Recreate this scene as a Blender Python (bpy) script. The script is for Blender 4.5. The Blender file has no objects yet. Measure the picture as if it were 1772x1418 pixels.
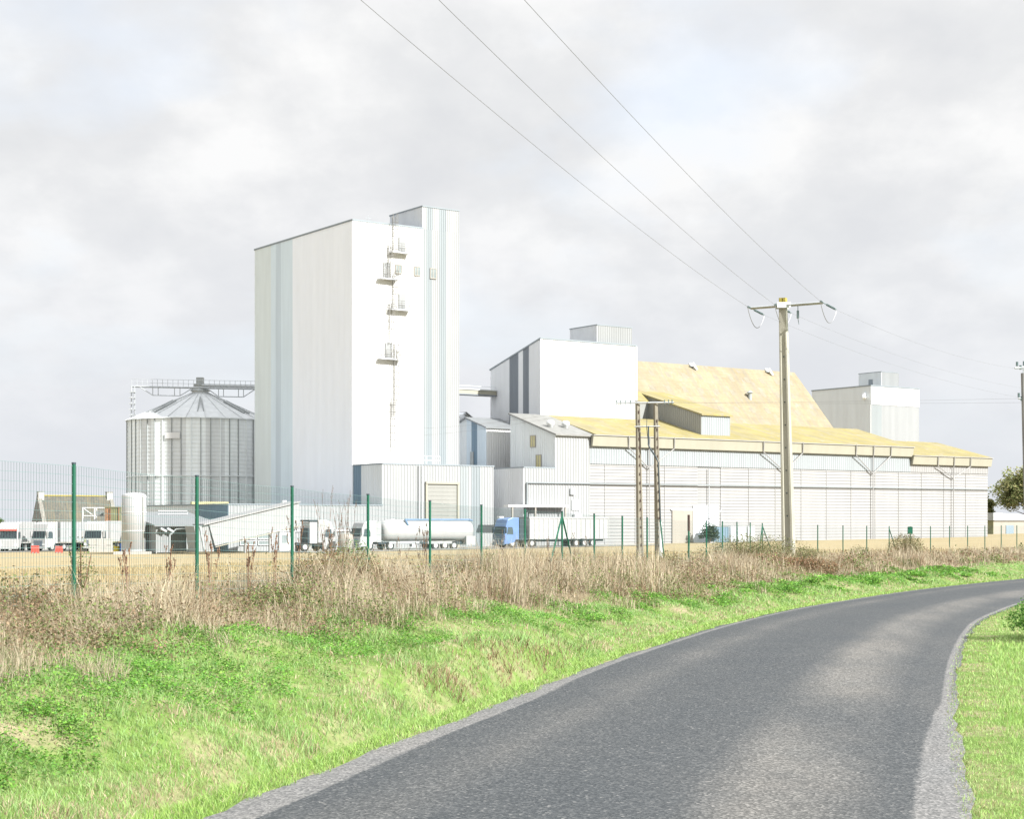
import bpy, math, random
import numpy as np
from mathutils import Vector
random.seed(7); rng = np.random.default_rng(11)
scene = bpy.context.scene
COL = scene.collection

# ------------------------------------------------------------------ site frame
EYE = 1.7
TH = math.radians(35.0896)                      # heading of the plant's long facades
U = (math.cos(TH), math.sin(TH)); V = (-math.sin(TH), math.cos(TH))
def W(a, b): return (a*U[0]+b*V[0], a*U[1]+b*V[1])

# ------------------------------------------------------------------ helpers
def tag(o, label=None, cat=None, group=None, kind=None):
    if label: o['label'] = label
    if cat: o['category'] = cat
    if group: o['group'] = group
    if kind: o['kind'] = kind
    return o
def empty(name, loc, rz=0.0, label=None, cat=None, group=None):
    o = bpy.data.objects.new(name, None); COL.objects.link(o)
    o.location = loc; o.rotation_euler = (0, 0, rz); o.empty_display_size = .2
    return tag(o, label, cat, group)

class MB:
    """collects shapes, builds ONE mesh object"""
    def __init__(s, org=(0, 0, 0)): s.v = []; s.f = []; s.m = []; s.o = org
    def add(s, vs, fs, mi=0):
        n = len(s.v); ox, oy, oz = s.o
        s.v += [(x-ox, y-oy, z-oz) for x, y, z in vs]
        for f in fs: s.f.append([i+n for i in f]); s.m.append(mi)
    def box(s, x0, y0, z0, x1, y1, z1, mi=0):
        v = [(x0,y0,z0),(x1,y0,z0),(x1,y1,z0),(x0,y1,z0),(x0,y0,z1),(x1,y0,z1),(x1,y1,z1),(x0,y1,z1)]
        s.add(v, [(3,2,1,0),(4,5,6,7),(0,1,5,4),(1,2,6,5),(2,3,7,6),(3,0,4,7)], mi)
    def prism_y(s, prof, y0, y1, mi=0):          # profile in x,z extruded along y
        n = len(prof)
        v = [(x, y0, z) for x, z in prof]+[(x, y1, z) for x, z in prof]
        f = [tuple(range(n)), tuple(range(2*n-1, n-1, -1))]+[(i, i+n, (i+1) % n+n, (i+1) % n) for i in range(n)]
        s.add(v, f, mi)
    def prism_x(s, prof, x0, x1, mi=0):          # profile in y,z extruded along x
        n = len(prof)
        v = [(x0, y, z) for y, z in prof]+[(x1, y, z) for y, z in prof]
        f = [tuple(range(n-1, -1, -1)), tuple(range(n, 2*n))]+[(i, (i+1) % n, (i+1) % n+n, i+n) for i in range(n)]
        s.add(v, f, mi)
    def tube(s, pts, r, n=6, mi=0, r1=None):
        pts = [Vector(p) for p in pts]; k = len(pts); v = []; f = []
        for i, p in enumerate(pts):
            d = (pts[min(i+1, k-1)]-pts[max(i-1, 0)]).normalized()
            a = d.cross(Vector((0, 0, 1)))
            if a.length < 1e-3: a = d.cross(Vector((0, 1, 0)))
            a.normalize(); b = d.cross(a)
            rr = r if r1 is None else r+(r1-r)*i/(k-1)
            for j in range(n):
                t = 2*math.pi*j/n; q = p+a*math.cos(t)*rr+b*math.sin(t)*rr; v.append(tuple(q))
        for i in range(k-1):
            for j in range(n): f.append((i*n+j, i*n+(j+1) % n, (i+1)*n+(j+1) % n, (i+1)*n+j))
        f.append(tuple(range(n-1, -1, -1))); f.append(tuple(range((k-1)*n, k*n)))
        s.add(v, f, mi)
    def lathe(s, cx, cy, prof, n=32, mi=0, a0=0):          # prof (r,z)
        v = []; f = []
        for r, z in prof:
            for j in range(n):
                t = 2*math.pi*j/n+a0; v.append((cx+r*math.cos(t), cy+r*math.sin(t), z))
        for i in range(len(prof)-1):
            for j in range(n): f.append((i*n+j, i*n+(j+1) % n, (i+1)*n+(j+1) % n, (i+1)*n+j))
        f.append(tuple(range((len(prof)-1)*n, len(prof)*n))); f.append(tuple(range(n-1, -1, -1)))
        s.add(v, f, mi)
    def ribs(s, p0, p1, z0, zt0, zt1, pitch=.333, depth=.05, stripes=(), mi=0):
        """profiled sheet from p0 to p1 (outward side is on the right walking p0->p1)"""
        L = math.hypot(p1[0]-p0[0], p1[1]-p0[1]); d = ((p1[0]-p0[0])/L, (p1[1]-p0[1])/L); nrm = (d[1], -d[0])
        n = max(1, round(L/pitch)); q = L/n; st = []
        for i in range(n):
            st += [(i*q, 0), (i*q+.5*q, 0), (i*q+.62*q, depth), (i*q+.88*q, depth)]
        st.append((L, 0))
        v = []
        for t, o in st:
            x = p0[0]+d[0]*t+nrm[0]*o; y = p0[1]+d[1]*t+nrm[1]*o
            v += [(x, y, z0), (x, y, zt0+(zt1-zt0)*t/L)]
        base = len(s.v); ox, oy, oz = s.o
        s.v += [(x-ox, y-oy, z-oz) for x, y, z in v]
        for i in range(len(st)-1):
            tm = (st[i][0]+st[i+1][0])/2; k = mi
            for (s0, s1, m2) in stripes:
                if s0 <= tm < s1: k = m2
            s.f.append([base+2*i, base+2*i+2, base+2*i+3, base+2*i+1]); s.m.append(k)
    def build(s, name, mats, parent=None, smooth=False):
        me = bpy.data.meshes.new(name); me.from_pydata(s.v, [], s.f)
        if not isinstance(mats, (list, tuple)): mats = [mats]
        for m in mats: me.materials.append(m)
        me.polygons.foreach_set('material_index', s.m)
        if smooth: me.polygons.foreach_set('use_smooth', [True]*len(s.f))
        me.update()
        o = bpy.data.objects.new(name, me); COL.objects.link(o)
        if parent: o.parent = parent
        return o

def fast_mesh(name, verts, faces_flat, sizes, mat, cols=None, parent=None, smooth=False):
    me = bpy.data.meshes.new(name)
    nv = len(verts); me.vertices.add(nv); me.vertices.foreach_set('co', np.asarray(verts, np.float32).ravel())
    me.loops.add(len(faces_flat)); me.loops.foreach_set('vertex_index', np.asarray(faces_flat, np.int32))
    sizes = np.asarray(sizes, np.int32); st = np.concatenate([[0], np.cumsum(sizes)[:-1]]).astype(np.int32)
    me.polygons.add(len(sizes)); me.polygons.foreach_set('loop_start', st)
    if cols is not None:
        a = me.attributes.new('Col', 'FLOAT_COLOR', 'POINT')
        c = np.ones((nv, 4), np.float32); c[:, :3] = cols; a.data.foreach_set('color', c.ravel())
    if smooth: me.polygons.foreach_set('use_smooth', np.ones(len(sizes), bool))
    me.materials.append(mat); me.update(calc_edges=True)
    o = bpy.data.objects.new(name, me); COL.objects.link(o)
    if parent: o.parent = parent
    return o

# ------------------------------------------------------------------ materials
def new_mat(name):
    m = bpy.data.materials.new(name); m.use_nodes = True
    nt = m.node_tree; b = nt.nodes['Principled BSDF']; return m, nt, b
def N(nt, t, **k):
    n = nt.nodes.new(t)
    for a, v in k.items(): setattr(n, a, v)
    return n
def ramp(nt, src, stops):
    r = N(nt, 'ShaderNodeValToRGB'); e = r.color_ramp.elements
    while len(e) < len(stops): e.new(.5)
    for i, (p, c) in enumerate(stops):
        e[i].position = p; e[i].color = (*c, 1) if len(c) == 3 else c
    nt.links.new(src, r.inputs[0]); return r.outputs[0]
def noise(nt, vec, scale, detail=4, rough=.55):
    n = N(nt, 'ShaderNodeTexNoise'); n.inputs['Scale'].default_value = scale
    n.inputs['Detail'].default_value = detail; n.inputs['Roughness'].default_value = rough
    if vec is not None: nt.links.new(vec, n.inputs['Vector'])
    return n.outputs['Fac']
def mapping(nt, vec, scale):
    m = N(nt, 'ShaderNodeMapping'); m.inputs['Scale'].default_value = scale; nt.links.new(vec, m.inputs['Vector']); return m.outputs[0]
def pos(nt): return N(nt, 'ShaderNodeNewGeometry').outputs['Position']
def mixc(nt, fac, a, b):
    m = N(nt, 'ShaderNodeMix', data_type='RGBA')
    for s, x in ((m.inputs[0], fac), (m.inputs[6], a), (m.inputs[7], b)):
        if isinstance(x, (int, float)): s.default_value = x
        elif isinstance(x, tuple): s.default_value = (*x, 1)
        else: nt.links.new(x, s)
    return m.outputs[2]
def simple(name, col, rough=.6, metal=0., var=.12, scale=.6, stretch=(1, 1, 1), spec=.4):
    m, nt, b = new_mat(name)
    v = mapping(nt, pos(nt), stretch)
    f = noise(nt, v, scale, 5)
    lo = tuple(c*(1-var) for c in col); hi = tuple(min(1, c*(1+var)) for c in col)
    nt.links.new(ramp(nt, f, [(.3, lo), (.7, hi)]), b.inputs['Base Color'])
    b.inputs['Roughness'].default_value = rough; b.inputs['Metallic'].default_value = metal
    b.inputs['Specular IOR Level'].default_value = spec
    return m
M = {}
def clad(name, col, rough=.5, var=.05): M[name] = simple(name, col, rough, 0, var, .8, (1, 1, .12))
clad('white', (.60, .60, .59)); clad('offwhite', (.775, .80, .84), .5, .025); clad('palegrey', (.60, .625, .63)); clad('panelwhite', (.286, .294, .296), .5, .05); clad('panelblue', (.212, .238, .25)); clad('panelice', (.248, .270, .276)); clad('boxwhite', (.245, .254, .256)); clad('roofpale', (.185, .195, .20)); clad('railmetal', (.20, .195, .18))  # light balance in the colours: sunlit fronts darkened, shaded sides (offwhite, palegrey) lightened
clad('midgrey', (.56, .575, .595)); clad('bluegrey', (.52, .59, .64)); clad('paleblue', (.61, .69, .74))  # midgrey and bluegrey also lightened, for side walls in shade
clad('icegreen', (.63, .68, .68)); clad('slate', (.15, .17, .195)); clad('slateblue', (.14, .21, .27))
clad('paledoor', (.20, .255, .30)); clad('darkgrey', (.24, .245, .235)); clad('beige', (.30, .29, .235)); clad('cream', (.29, .27, .235))
clad('iceblue', (.265, .288, .30)); clad('doorgrey', (.24, .24, .22)); clad('coping', (.20, .23, .25)); clad('slat', (.282, .281, .279), .5, .05); clad('slatgrey', (.205, .208, .21))
M['galv'] = simple('galv', (.72, .755, .755), .6, 0, .08, 1.2, (1, 1, .15))
M['galvlight'] = simple('galvlight', (.58, .60, .60), .55, 0, .08, 1.2, (1, 1, .15))
M['galvroof'] = simple('galvroof', (.52, .54, .545), .55, 0, .1, 1.2)
M['galvdark'] = simple('galvdark', (.30, .32, .32), .55, .2, .1, 1.)
M['steel'] = simple('steel', (.44, .445, .45), .35, .25, .06, .8, (1, 1, .1))
M['greysteel'] = simple('greysteel', (.42, .44, .45), .5, .4, .15, 3.)
M['wire'] = simple('wire', (.24, .24, .25), .5, .5, .1, 1.)
M['window'] = simple('window', (.06, .08, .09), .12, 0, .2, 1., spec=.6)
M['windowpale'] = simple('windowpale', (.22, .25, .25), .15, 0, .2, 1., spec=.6)
M['yellowglass'] = simple('yellowglass', (.40, .36, .18), .3, 0, .15, 1.)
M['olive'] = simple('olive', (.17, .17, .09), .6, 0, .2, 1.)
M['rust'] = simple('rust', (.24, .13, .07), .7, 0, .3, 4.)
M['truckwhite'] = simple('truckwhite', (.37, .37, .365), .4, 0, .05, 1., spec=.5)
M['truckblue'] = simple('truckblue', (.12, .20, .38), .35, 0, .1, 1., spec=.5)
M['truckdark'] = simple('truckdark', (.035, .05, .06), .4, 0, .2, 2.)
M['truckgrille'] = simple('truckgrille', (.10, .14, .19), .4, 0, .2, 2.)
M['trailergrey'] = simple('trailergrey', (.30, .31, .31), .5, 0, .08, 1.)
M['pipeblue'] = simple('pipeblue', (.12, .19, .29), .4, 0, .1, 1.)
M['tyre'] = simple('tyre', (.03, .03, .03), .85, 0, .2, 4.)
M['rim'] = simple('rim', (.45, .45, .44), .45, .3, .1, 2.)
M['red'] = simple('red', (.55, .07, .05), .5, 0, .1, 2.); M['yellow'] = simple('yellow', (.7, .55, .03), .5, 0, .1, 2.)
M['blue'] = simple('blue', (.05, .13, .5), .5, 0, .1, 2.)
M['postgreen'] = simple('postgreen', (.004, .080, .043), .45, 0, .2, 5., spec=.4)
M['meshgreen'] = simple('meshgreen', (.10, .17, .16), .5, 0, .1, 5.)
M['brownpaint'] = simple('brownpaint', (.05, .028, .022), .6, 0, .2, 6.)
M['stone'] = simple('stone', (.20, .19, .165), .9, 0, .3, 1.6)
M['render'] = simple('render', (.40, .39, .36), .8, 0, .08, 1.)
M['bark'] = simple('bark', (.10, .075, .05), .9, 0, .3, 6.)
M['stalk'] = simple('stalk', (.15, .085, .05), .8, 0, .3, 8.)
M['woodpole'] = simple('woodpole', (.22, .215, .21), .8, 0, .25, 4., (1, 1, .2))
M['porcelain'] = simple('porcelain', (.10, .14, .14), .2, 0, .1, 3., spec=.6)
M['lichen'] = simple('lichen', (.30, .25, .06), .9, 0, .3, 8.)

def concrete(name, c0, c1, stain):
    m, nt, b = new_mat(name); p = pos(nt)
    f = noise(nt, mapping(nt, p, (1, 1, .5)), 2.2, 6, .65); g = noise(nt, p, 30, 4)
    c = ramp(nt, f, [(.25, c0), (.7, c1)]); c = mixc(nt, .35, c, ramp(nt, g, [(.3, c0), (.7, c1)]))
    s = ramp(nt, noise(nt, mapping(nt, p, (3, 3, .4)), 3, 5), [(.58, (0, 0, 0)), (.75, (1, 1, 1))])
    c = mixc(nt, s, c, stain)
    nt.links.new(c, b.inputs['Base Color']); b.inputs['Roughness'].default_value = .85
    bp = N(nt, 'ShaderNodeBump'); bp.inputs['Strength'].default_value = .3; bp.inputs['Distance'].default_value = .01
    nt.links.new(g, bp.inputs['Height']); nt.links.new(bp.outputs[0], b.inputs['Normal']); M[name] = m
concrete('concrete', (.30, .285, .225), (.40, .385, .325), (.27, .25, .16))
concrete('concretegrey', (.15, .135, .105), (.23, .21, .165), (.12, .11, .07))

def mossroof(name, yellow, yellow2, grey, cover, lap=.9):
    m, nt, b = new_mat(name); p = pos(nt)
    f = noise(nt, p, .35, 7, .62); g = noise(nt, p, 2.2, 6, .7); h = noise(nt, mapping(nt, p, (1, 1, .35)), .9, 5, .6)
    c = mixc(nt, ramp(nt, g, [(.35, (0, 0, 0)), (.65, (1, 1, 1))]), yellow, yellow2)
    mask = ramp(nt, h, [(cover-.06, (0, 0, 0)), (cover+.07, (1, 1, 1))])
    c = mixc(nt, mask, c, grey)
    mr = N(nt, 'ShaderNodeMapping', vector_type='TEXTURE'); mr.inputs['Rotation'].default_value = (0, 0, TH); nt.links.new(p, mr.inputs['Vector'])
    stk = noise(nt, mapping(nt, mr.outputs[0], (1.6, .10, .10)), 1.0, 5, .6)
    c = mixc(nt, ramp(nt, stk, [(.36, (.55, .55, .55)), (.56, (0, 0, 0))]), c, tuple(q*.80 for q in grey))
    sz = N(nt, 'ShaderNodeSeparateXYZ'); nt.links.new(p, sz.inputs[0]); w1 = N(nt, 'ShaderNodeMath', operation='MULTIPLY'); nt.links.new(sz.outputs[2], w1.inputs[0]); w1.inputs[1].default_value = lap
    w2 = N(nt, 'ShaderNodeMath', operation='FRACT'); nt.links.new(w1.outputs[0], w2.inputs[0])
    c = mixc(nt, ramp(nt, w2.outputs[0], [(.0, (.35, .35, .35)), (.10, (0, 0, 0))]), c, tuple(q*.62 for q in yellow))
    dk = ramp(nt, f, [(.3, (.84, .84, .84)), (.7, (1.1, 1.1, 1.1))])
    mm = N(nt, 'ShaderNodeMix', data_type='RGBA', blend_type='MULTIPLY'); mm.inputs[0].default_value = 1
    nt.links.new(c, mm.inputs[6]); nt.links.new(dk, mm.inputs[7])
    nt.links.new(mm.outputs[2], b.inputs['Base Color']); b.inputs['Roughness'].default_value = .9; b.inputs['Specular IOR Level'].default_value = .15
    bp = N(nt, 'ShaderNodeBump'); bp.inputs['Strength'].default_value = .4; bp.inputs['Distance'].default_value = .06
    nt.links.new(g, bp.inputs['Height']); nt.links.new(bp.outputs[0], b.inputs['Normal']); M[name] = m
mossroof('roofbig', (.250, .208, .126), (.272, .232, .160), (.255, .234, .195), .62)
mossroof('roofmoss', (.280, .236, .088), (.250, .220, .108), (.29, .265, .215), .64, 2.4)
mossroof('roofslate', (.085, .085, .075), (.13, .125, .105), (.20, .17, .11), .66)
M['rooflight'] = simple('rooflight', (.212, .190, .140), .6, 0, .1, 1.2)
M['roofgrey'] = simple('roofgrey', (.20, .20, .19), .7, 0, .15, 1.2)

def leafmat(name, trans=.35, rough=.55):
    m, nt, b = new_mat(name)
    a = N(nt, 'ShaderNodeAttribute', attribute_name='Col')
    nt.links.new(a.outputs['Color'], b.inputs['Base Color'])
    b.inputs['Roughness'].default_value = rough; b.inputs['Specular IOR Level'].default_value = .2
    t = N(nt, 'ShaderNodeBsdfTranslucent'); nt.links.new(a.outputs['Color'], t.inputs['Color'])
    x = N(nt, 'ShaderNodeMixShader'); x.inputs[0].default_value = trans
    nt.links.new(b.outputs[0], x.inputs[1]); nt.links.new(t.outputs[0], x.inputs[2])
    nt.links.new(x.outputs[0], nt.nodes['Material Output'].inputs['Surface']); M[name] = m
leafmat('leaf'); leafmat('straw', .25, .7)

def ground_mat():
    m, nt, b = new_mat('ground'); p = pos(nt)
    fd = N(nt, 'ShaderNodeAttribute', attribute_name='field').outputs['Fac']
    dr = N(nt, 'ShaderNodeAttribute', attribute_name='dry').outputs['Fac']
    n1 = noise(nt, p, 1.4, 8, .65); n2 = noise(nt, p, 9, 6, .65); n3 = noise(nt, mapping(nt, p, (.25, .25, 1)), .5, 6, .6)
    green = mixc(nt, ramp(nt, n1, [(.46, (0, 0, 0)), (.68, (.9, .9, .9))]), (.15, .24, .055), (.36, .295, .195))
    green = mixc(nt, ramp(nt, n2, [(.3, (0, 0, 0)), (.75, (.5, .5, .5))]), green, (.06, .05, .03))
    dry = mixc(nt, n2, (.24, .195, .125), (.13, .11, .065))
    fld = mixc(nt, ramp(nt, n3, [(.3, (0, 0, 0)), (.7, (1, 1, 1))]), (.345, .29, .18), (.31, .25, .14))
    fld = mixc(nt, ramp(nt, n2, [(.45, (0, 0, 0)), (.8, (.6, .6, .6))]), fld, (.24, .195, .11))
    c = mixc(nt, dr, green, dry); c = mixc(nt, fd, c, fld)
    nt.links.new(c, b.inputs['Base Color']); b.inputs['Roughness'].default_value = .95; b.inputs['Specular IOR Level'].default_value = .1
    bp = N(nt, 'ShaderNodeBump'); bp.inputs['Strength'].default_value = .6; bp.inputs['Distance'].default_value = .05
    nt.links.new(n2, bp.inputs['Height']); nt.links.new(bp.outputs[0], b.inputs['Normal']); return m
M['ground'] = ground_mat()

def asphalt():
    m, nt, b = new_mat('asphalt'); p = pos(nt)
    ac = N(nt, 'ShaderNodeAttribute', attribute_name='across').outputs['Fac']
    vor = N(nt, 'ShaderNodeTexVoronoi', feature='F1'); vor.inputs['Scale'].default_value = 60; nt.links.new(p, vor.inputs['Vector'])
    sp = ramp(nt, vor.outputs['Color'], [(.0, (.016, .020, .023)), (.5, (.046, .051, .055)), (.85, (.105, .109, .109)), (1, (.26, .25, .235))])
    n1 = noise(nt, p, .55, 6, .6); n2 = noise(nt, p, 38, 4, .6); n4 = noise(nt, mapping(nt, p, (.7, .2, 1)), 1.3, 4, .5)
    c = mixc(nt, ramp(nt, n2, [(.3, (0, 0, 0)), (.7, (.6, .6, .6))]), sp, (.050, .056, .060))
    # worn wheel tracks where the binder has gone and pale chippings show
    tr = ramp(nt, ac, [(.0, (.0,)*3), (.10, (.05,)*3), (.22, (.40,)*3), (.30, (.08,)*3), (.45, (.0,)*3), (.60, (.08,)*3), (.70, (.85,)*3), (.80, (.70,)*3), (.90, (.10,)*3), (1., (.2,)*3)])
    nn = ramp(nt, n4, [(.30, (.25, .25, .25)), (.66, (1, 1, 1))])
    mm = N(nt, 'ShaderNodeMath', operation='MULTIPLY'); nt.links.new(tr, mm.inputs[0]); nt.links.new(nn, mm.inputs[1])
    lightsp = ramp(nt, vor.outputs['Color'], [(0, (.07, .068, .062)), (.5, (.135, .128, .116)), (1, (.30, .285, .26))])
    c = mixc(nt, mm.outputs[0], c, lightsp)
    lo_ = N(nt, 'ShaderNodeAttribute', attribute_name='loose').outputs['Fac']
    ad = N(nt, 'ShaderNodeMath', operation='MULTIPLY_ADD'); nt.links.new(noise(nt, p, 9, 5, .7), ad.inputs[0]); ad.inputs[1].default_value = .9; nt.links.new(lo_, ad.inputs[2])
    chips = ramp(nt, vor.outputs['Color'], [(0, (.075, .075, .075)), (.45, (.135, .134, .130)), (1, (.28, .27, .26))])
    c = mixc(nt, ramp(nt, ad.outputs[0], [(.66, (0, 0, 0)), (1.1, (.9, .9, .9))]), c, chips)
    dk = ramp(nt, n1, [(.3, (.9, .92, .94)), (.7, (1.1, 1.08, 1.06))])
    mu = N(nt, 'ShaderNodeMix', data_type='RGBA', blend_type='MULTIPLY'); mu.inputs[0].default_value = 1
    nt.links.new(c, mu.inputs[6]); nt.links.new(dk, mu.inputs[7])
    nt.links.new(mu.outputs[2], b.inputs['Base Color']); b.inputs['Roughness'].default_value = .8; b.inputs['Specular IOR Level'].default_value = .25
    bp = N(nt, 'ShaderNodeBump'); bp.inputs['Strength'].default_value = .5; bp.inputs['Distance'].default_value = .006
    nt.links.new(vor.outputs['Distance'], bp.inputs['Height']); nt.links.new(bp.outputs[0], b.inputs['Normal']); return m
M['asphalt'] = asphalt()
M['yard'] = simple('yard', (.30, .29, .26), .9, 0, .15, .4)

# ------------------------------------------------------------------ terrain functions
def sst(x, a, b):
    t = np.clip((np.asarray(x, float)-a)/(b-a), 0, 1); return t*t*(3-2*t)
def base(X, Y):
    s = np.clip((np.asarray(Y, float)-15)/165., 0, 1); s = s*s*(3-2*s)*.35+s*.65
    return s*(-1.45+.0105*np.clip(X, -130, 130))
def catmull(pts, n):
    P = np.array(pts, float); P = np.vstack([2*P[0]-P[1], P, 2*P[-1]-P[-2]]); out = []
    for i in range(1, len(P)-2):
        for t in np.linspace(0, 1, n, endpoint=False):
            p0, p1, p2, p3 = P[i-1], P[i], P[i+1], P[i+2]
            out.append(.5*((2*p1)+(-p0+p2)*t+(2*p0-5*p1+4*p2-p3)*t*t+(-p0+3*p1-3*p2+p3)*t**3))
    out.append(P[-2]); return np.array(out)
LE = catmull([(-11, -20), (-7.5, -10), (-4.35, 0), (-2.85, 5), (-1.61, 9.35), (-1.01, 11.6), (.02, 15.15), (.73, 17.95), (1.75, 21.6), (3.85, 28.25), (6.2, 34.4), (8.67, 39.8), (12.21, 46.9), (17.67, 56.25), (23.3, 65), (30, 74.3), (38.5, 84), (50, 94), (66, 104), (95, 118)], 8)
RE = catmull([(-6.3, -20), (-2.8, -10), (.25, 0), (1.55, 5), (2.57, 9.35), (3.05, 11.3), (3.7, 13.9), (4.52, 16.9), (5.62, 20.75), (7.03, 25.35), (8.31, 29.15), (9.94, 33.2), (11.83, 37.4), (16.3, 45.6), (21.4, 53.9), (27.0, 62.4), (33.6, 71.2), (41.8, 80.3), (52.8, 89.7), (68.3, 99.4), (97, 113)], 8)
def sdist(poly, X, Y):          # signed distance, left of the direction of travel positive
    X = np.asarray(X, float).ravel(); Y = np.asarray(Y, float).ravel()
    best = np.full(X.shape, 1e9); sg = np.zeros(X.shape)
    for i in range(0, len(poly)-1):
        ax, ay = poly[i]; bx, by = poly[i+1]; dx, dy = bx-ax, by-ay; L2 = dx*dx+dy*dy
        t = np.clip(((X-ax)*dx+(Y-ay)*dy)/L2, 0, 1)
        px, py = X-(ax+t*dx), Y-(ay+t*dy); d = px*px+py*py; c = dx*py-dy*px
        k = d < best; best = np.where(k, d, best); sg = np.where(k, np.sign(c), sg)
    return np.sqrt(best)*sg
LEc, REc = LE[::3], RE[::3]
_lat = rng.random((64, 64))
def vnoise(X, Y, s):
    x = np.asarray(X)/s; y = np.asarray(Y)/s
    xi = np.floor(x).astype(int); yi = np.floor(y).astype(int); fx = x-xi; fy = y-yi
    fx = fx*fx*(3-2*fx); fy = fy*fy*(3-2*fy)
    g = lambda i, j: _lat[i % 64, j % 64]
    return (g(xi, yi)*(1-fx)+g(xi+1, yi)*fx)*(1-fy)+(g(xi, yi+1)*(1-fx)+g(xi+1, yi+1)*fx)*fy
def bank(X, Y, e, er):
    Y = np.asarray(Y); hb = .25+.36*np.clip((60-Y)/42, 0, 1)
    up = hb*(.72*sst(e, .85, 2.9)+.28*sst(e, 2.2, 5.2))*(1-sst(e, 8, 60))
    amp = .12+.24*np.exp(-((Y-17)/7.)**2)
    ditch = -amp*np.exp(-((e-.82)/.24)**2)*(.35+1.1*vnoise(X, Y, 1.2))-.20*np.exp(-((Y-19.6)/1.6)**2-((e-.95)/.22)**2)+.16*np.exp(-((Y-19)/3.)**2-((e-1.5)/.35)**2)
    bumps = (vnoise(X, Y, 1.1)-.5)*.24*sst(e, .7, 1.8)*(1-sst(e, 6, 16))+(vnoise(X+30, Y, .42)-.5)*.11*sst(e, .6, 1.4)*(1-sst(e, 5, 8))
    r = np.maximum(-er, 0)
    right = .30*sst(r, .8, 5)*(1-sst(r, 30, 80))+(vnoise(X, Y, 1.1)-.5)*.05*sst(r, .2, 1)*(1-sst(r, 8, 20))
    return np.where(e > 0, up+ditch+bumps, 0)+np.where(er < 0, right, 0)
def G(X, Y):
    sh = np.shape(X); X = np.asarray(X, float).ravel(); Y = np.asarray(Y, float).ravel()
    e = sdist(LEc, X, Y); er = sdist(REc, X, Y)
    z = base(X, Y)+bank(X, Y, e, er)
    inside = (e < 0) & (er > 0)
    z = np.where(inside, z-.06, z)
    return z.reshape(sh)
def g1(x, y): return float(G(np.array([x]), np.array([y]))[0])

# fence line
FP = [(-4.84+.851*n, 18+2.628*n) for n in range(-2, 18)]
c0 = FP[-1]
FP2 = [(c0[0]+1.449*m, c0[1]+2.044*m) for m in range(1, 17)]
FL = np.array([(FP[0][0]-.851*6, FP[0][1]-2.628*6)]+FP+FP2+[(FP2[-1][0]+14.49*4, FP2[-1][1]+20.44*4)])

# ------------------------------------------------------------------ ground sheet
xs = np.concatenate([[-4000, -2000, -1000, -500, -300, -200, -140, -100, -75, -55, -40, -30, -24, -19, -16], np.arange(-14, 34, .25), np.arange(34, 80, 1.5), [80, 90, 105, 130, 160, 200, 260, 350, 500, 1000, 2000, 4000]])
ys = np.concatenate([[-200, -100, -60, -35, -22, -14, -10], np.concatenate([np.arange(-8, 30, .2), np.arange(30, 62, .4)]), np.arange(62, 112, .8), [112, 116, 122, 130, 140, 150, 160, 170, 180, 190, 200, 212, 225, 240, 260, 290, 330, 400, 600, 1000, 2000, 5000]])
GX, GY = np.meshgrid(xs, ys); GZ = G(GX, GY)
nx, ny = len(xs), len(ys)
idx = np.arange(nx*ny).reshape(ny, nx)
q = np.stack([idx[:-1, :-1], idx[:-1, 1:], idx[1:, 1:], idx[1:, :-1]], -1).reshape(-1, 4)
gnd = fast_mesh('ground', np.stack([GX, GY, GZ], -1).reshape(-1, 3), q.ravel(), np.full(len(q), 4), M['ground'], smooth=True)
eg = sdist(LEc, GX, GY); fg = sdist(FL, GX, GY)
EB_Y = [13, 15.6, 18, 20, 25, 28, 33, 36, 47.5, 56, 62, 74, 100]; EB_E = [3.4, 3.5, 3.0, 2.75, 2.95, 2.5, 2.3, 2.1, 3.4, 3.7, 3.9, 5.0, 5.0]
eb = np.interp(GY.ravel(), EB_Y, EB_E)
fa = gnd.data.attributes.new('field', 'FLOAT', 'POINT'); fa.data.foreach_set('value', sst(fg, 1.0, 3.5).astype(np.float32))
da = gnd.data.attributes.new('dry', 'FLOAT', 'POINT'); da.data.foreach_set('value', np.maximum(sst(eg-eb, -.6, .4), .0).astype(np.float32))
tag(gnd, kind='structure')

# ------------------------------------------------------------------ road and shoulders
def resample(poly, n):
    d = np.concatenate([[0], np.cumsum(np.hypot(*np.diff(poly, axis=0).T))]); t = np.linspace(0, d[-1], n)
    return np.stack([np.interp(t, d, poly[:, 0]), np.interp(t, d, poly[:, 1])], 1)
NR, NC = 420, 61
Lr, Rr = resample(LE, NR), resample(RE, NR)
T = np.concatenate([[-.035, -.015], np.linspace(0, 1, NC-4), [1.012, 1.025]])
PX = Lr[:, None, 0]*(1-T)+Rr[:, None, 0]*T; PY = Lr[:, None, 1]*(1-T)+Rr[:, None, 1]*T
PX[:, 0] += (vnoise(PX[:, 0], PY[:, 0], .3)-.5)*.12; PX[:, -1] += (vnoise(PX[:, -1], PY[:, -1], .3)-.5)*.12
PZ = base(PX, PY)+.014+.05*np.clip(1-(2*T-1)**2, -.3, 1)
ir = np.arange(NR*NC).reshape(NR, NC)
q = np.stack([ir[:-1, :-1], ir[:-1, 1:], ir[1:, 1:], ir[1:, :-1]], -1).reshape(-1, 4)
road = fast_mesh('road', np.stack([PX, PY, PZ], -1).reshape(-1, 3), q.ravel(), np.full(len(q), 4), M['asphalt'], smooth=True)
at = road.data.attributes.new('across', 'FLOAT', 'POINT'); at.data.foreach_set('value', np.tile(T, (NR, 1)).astype(np.float32).ravel())
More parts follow.
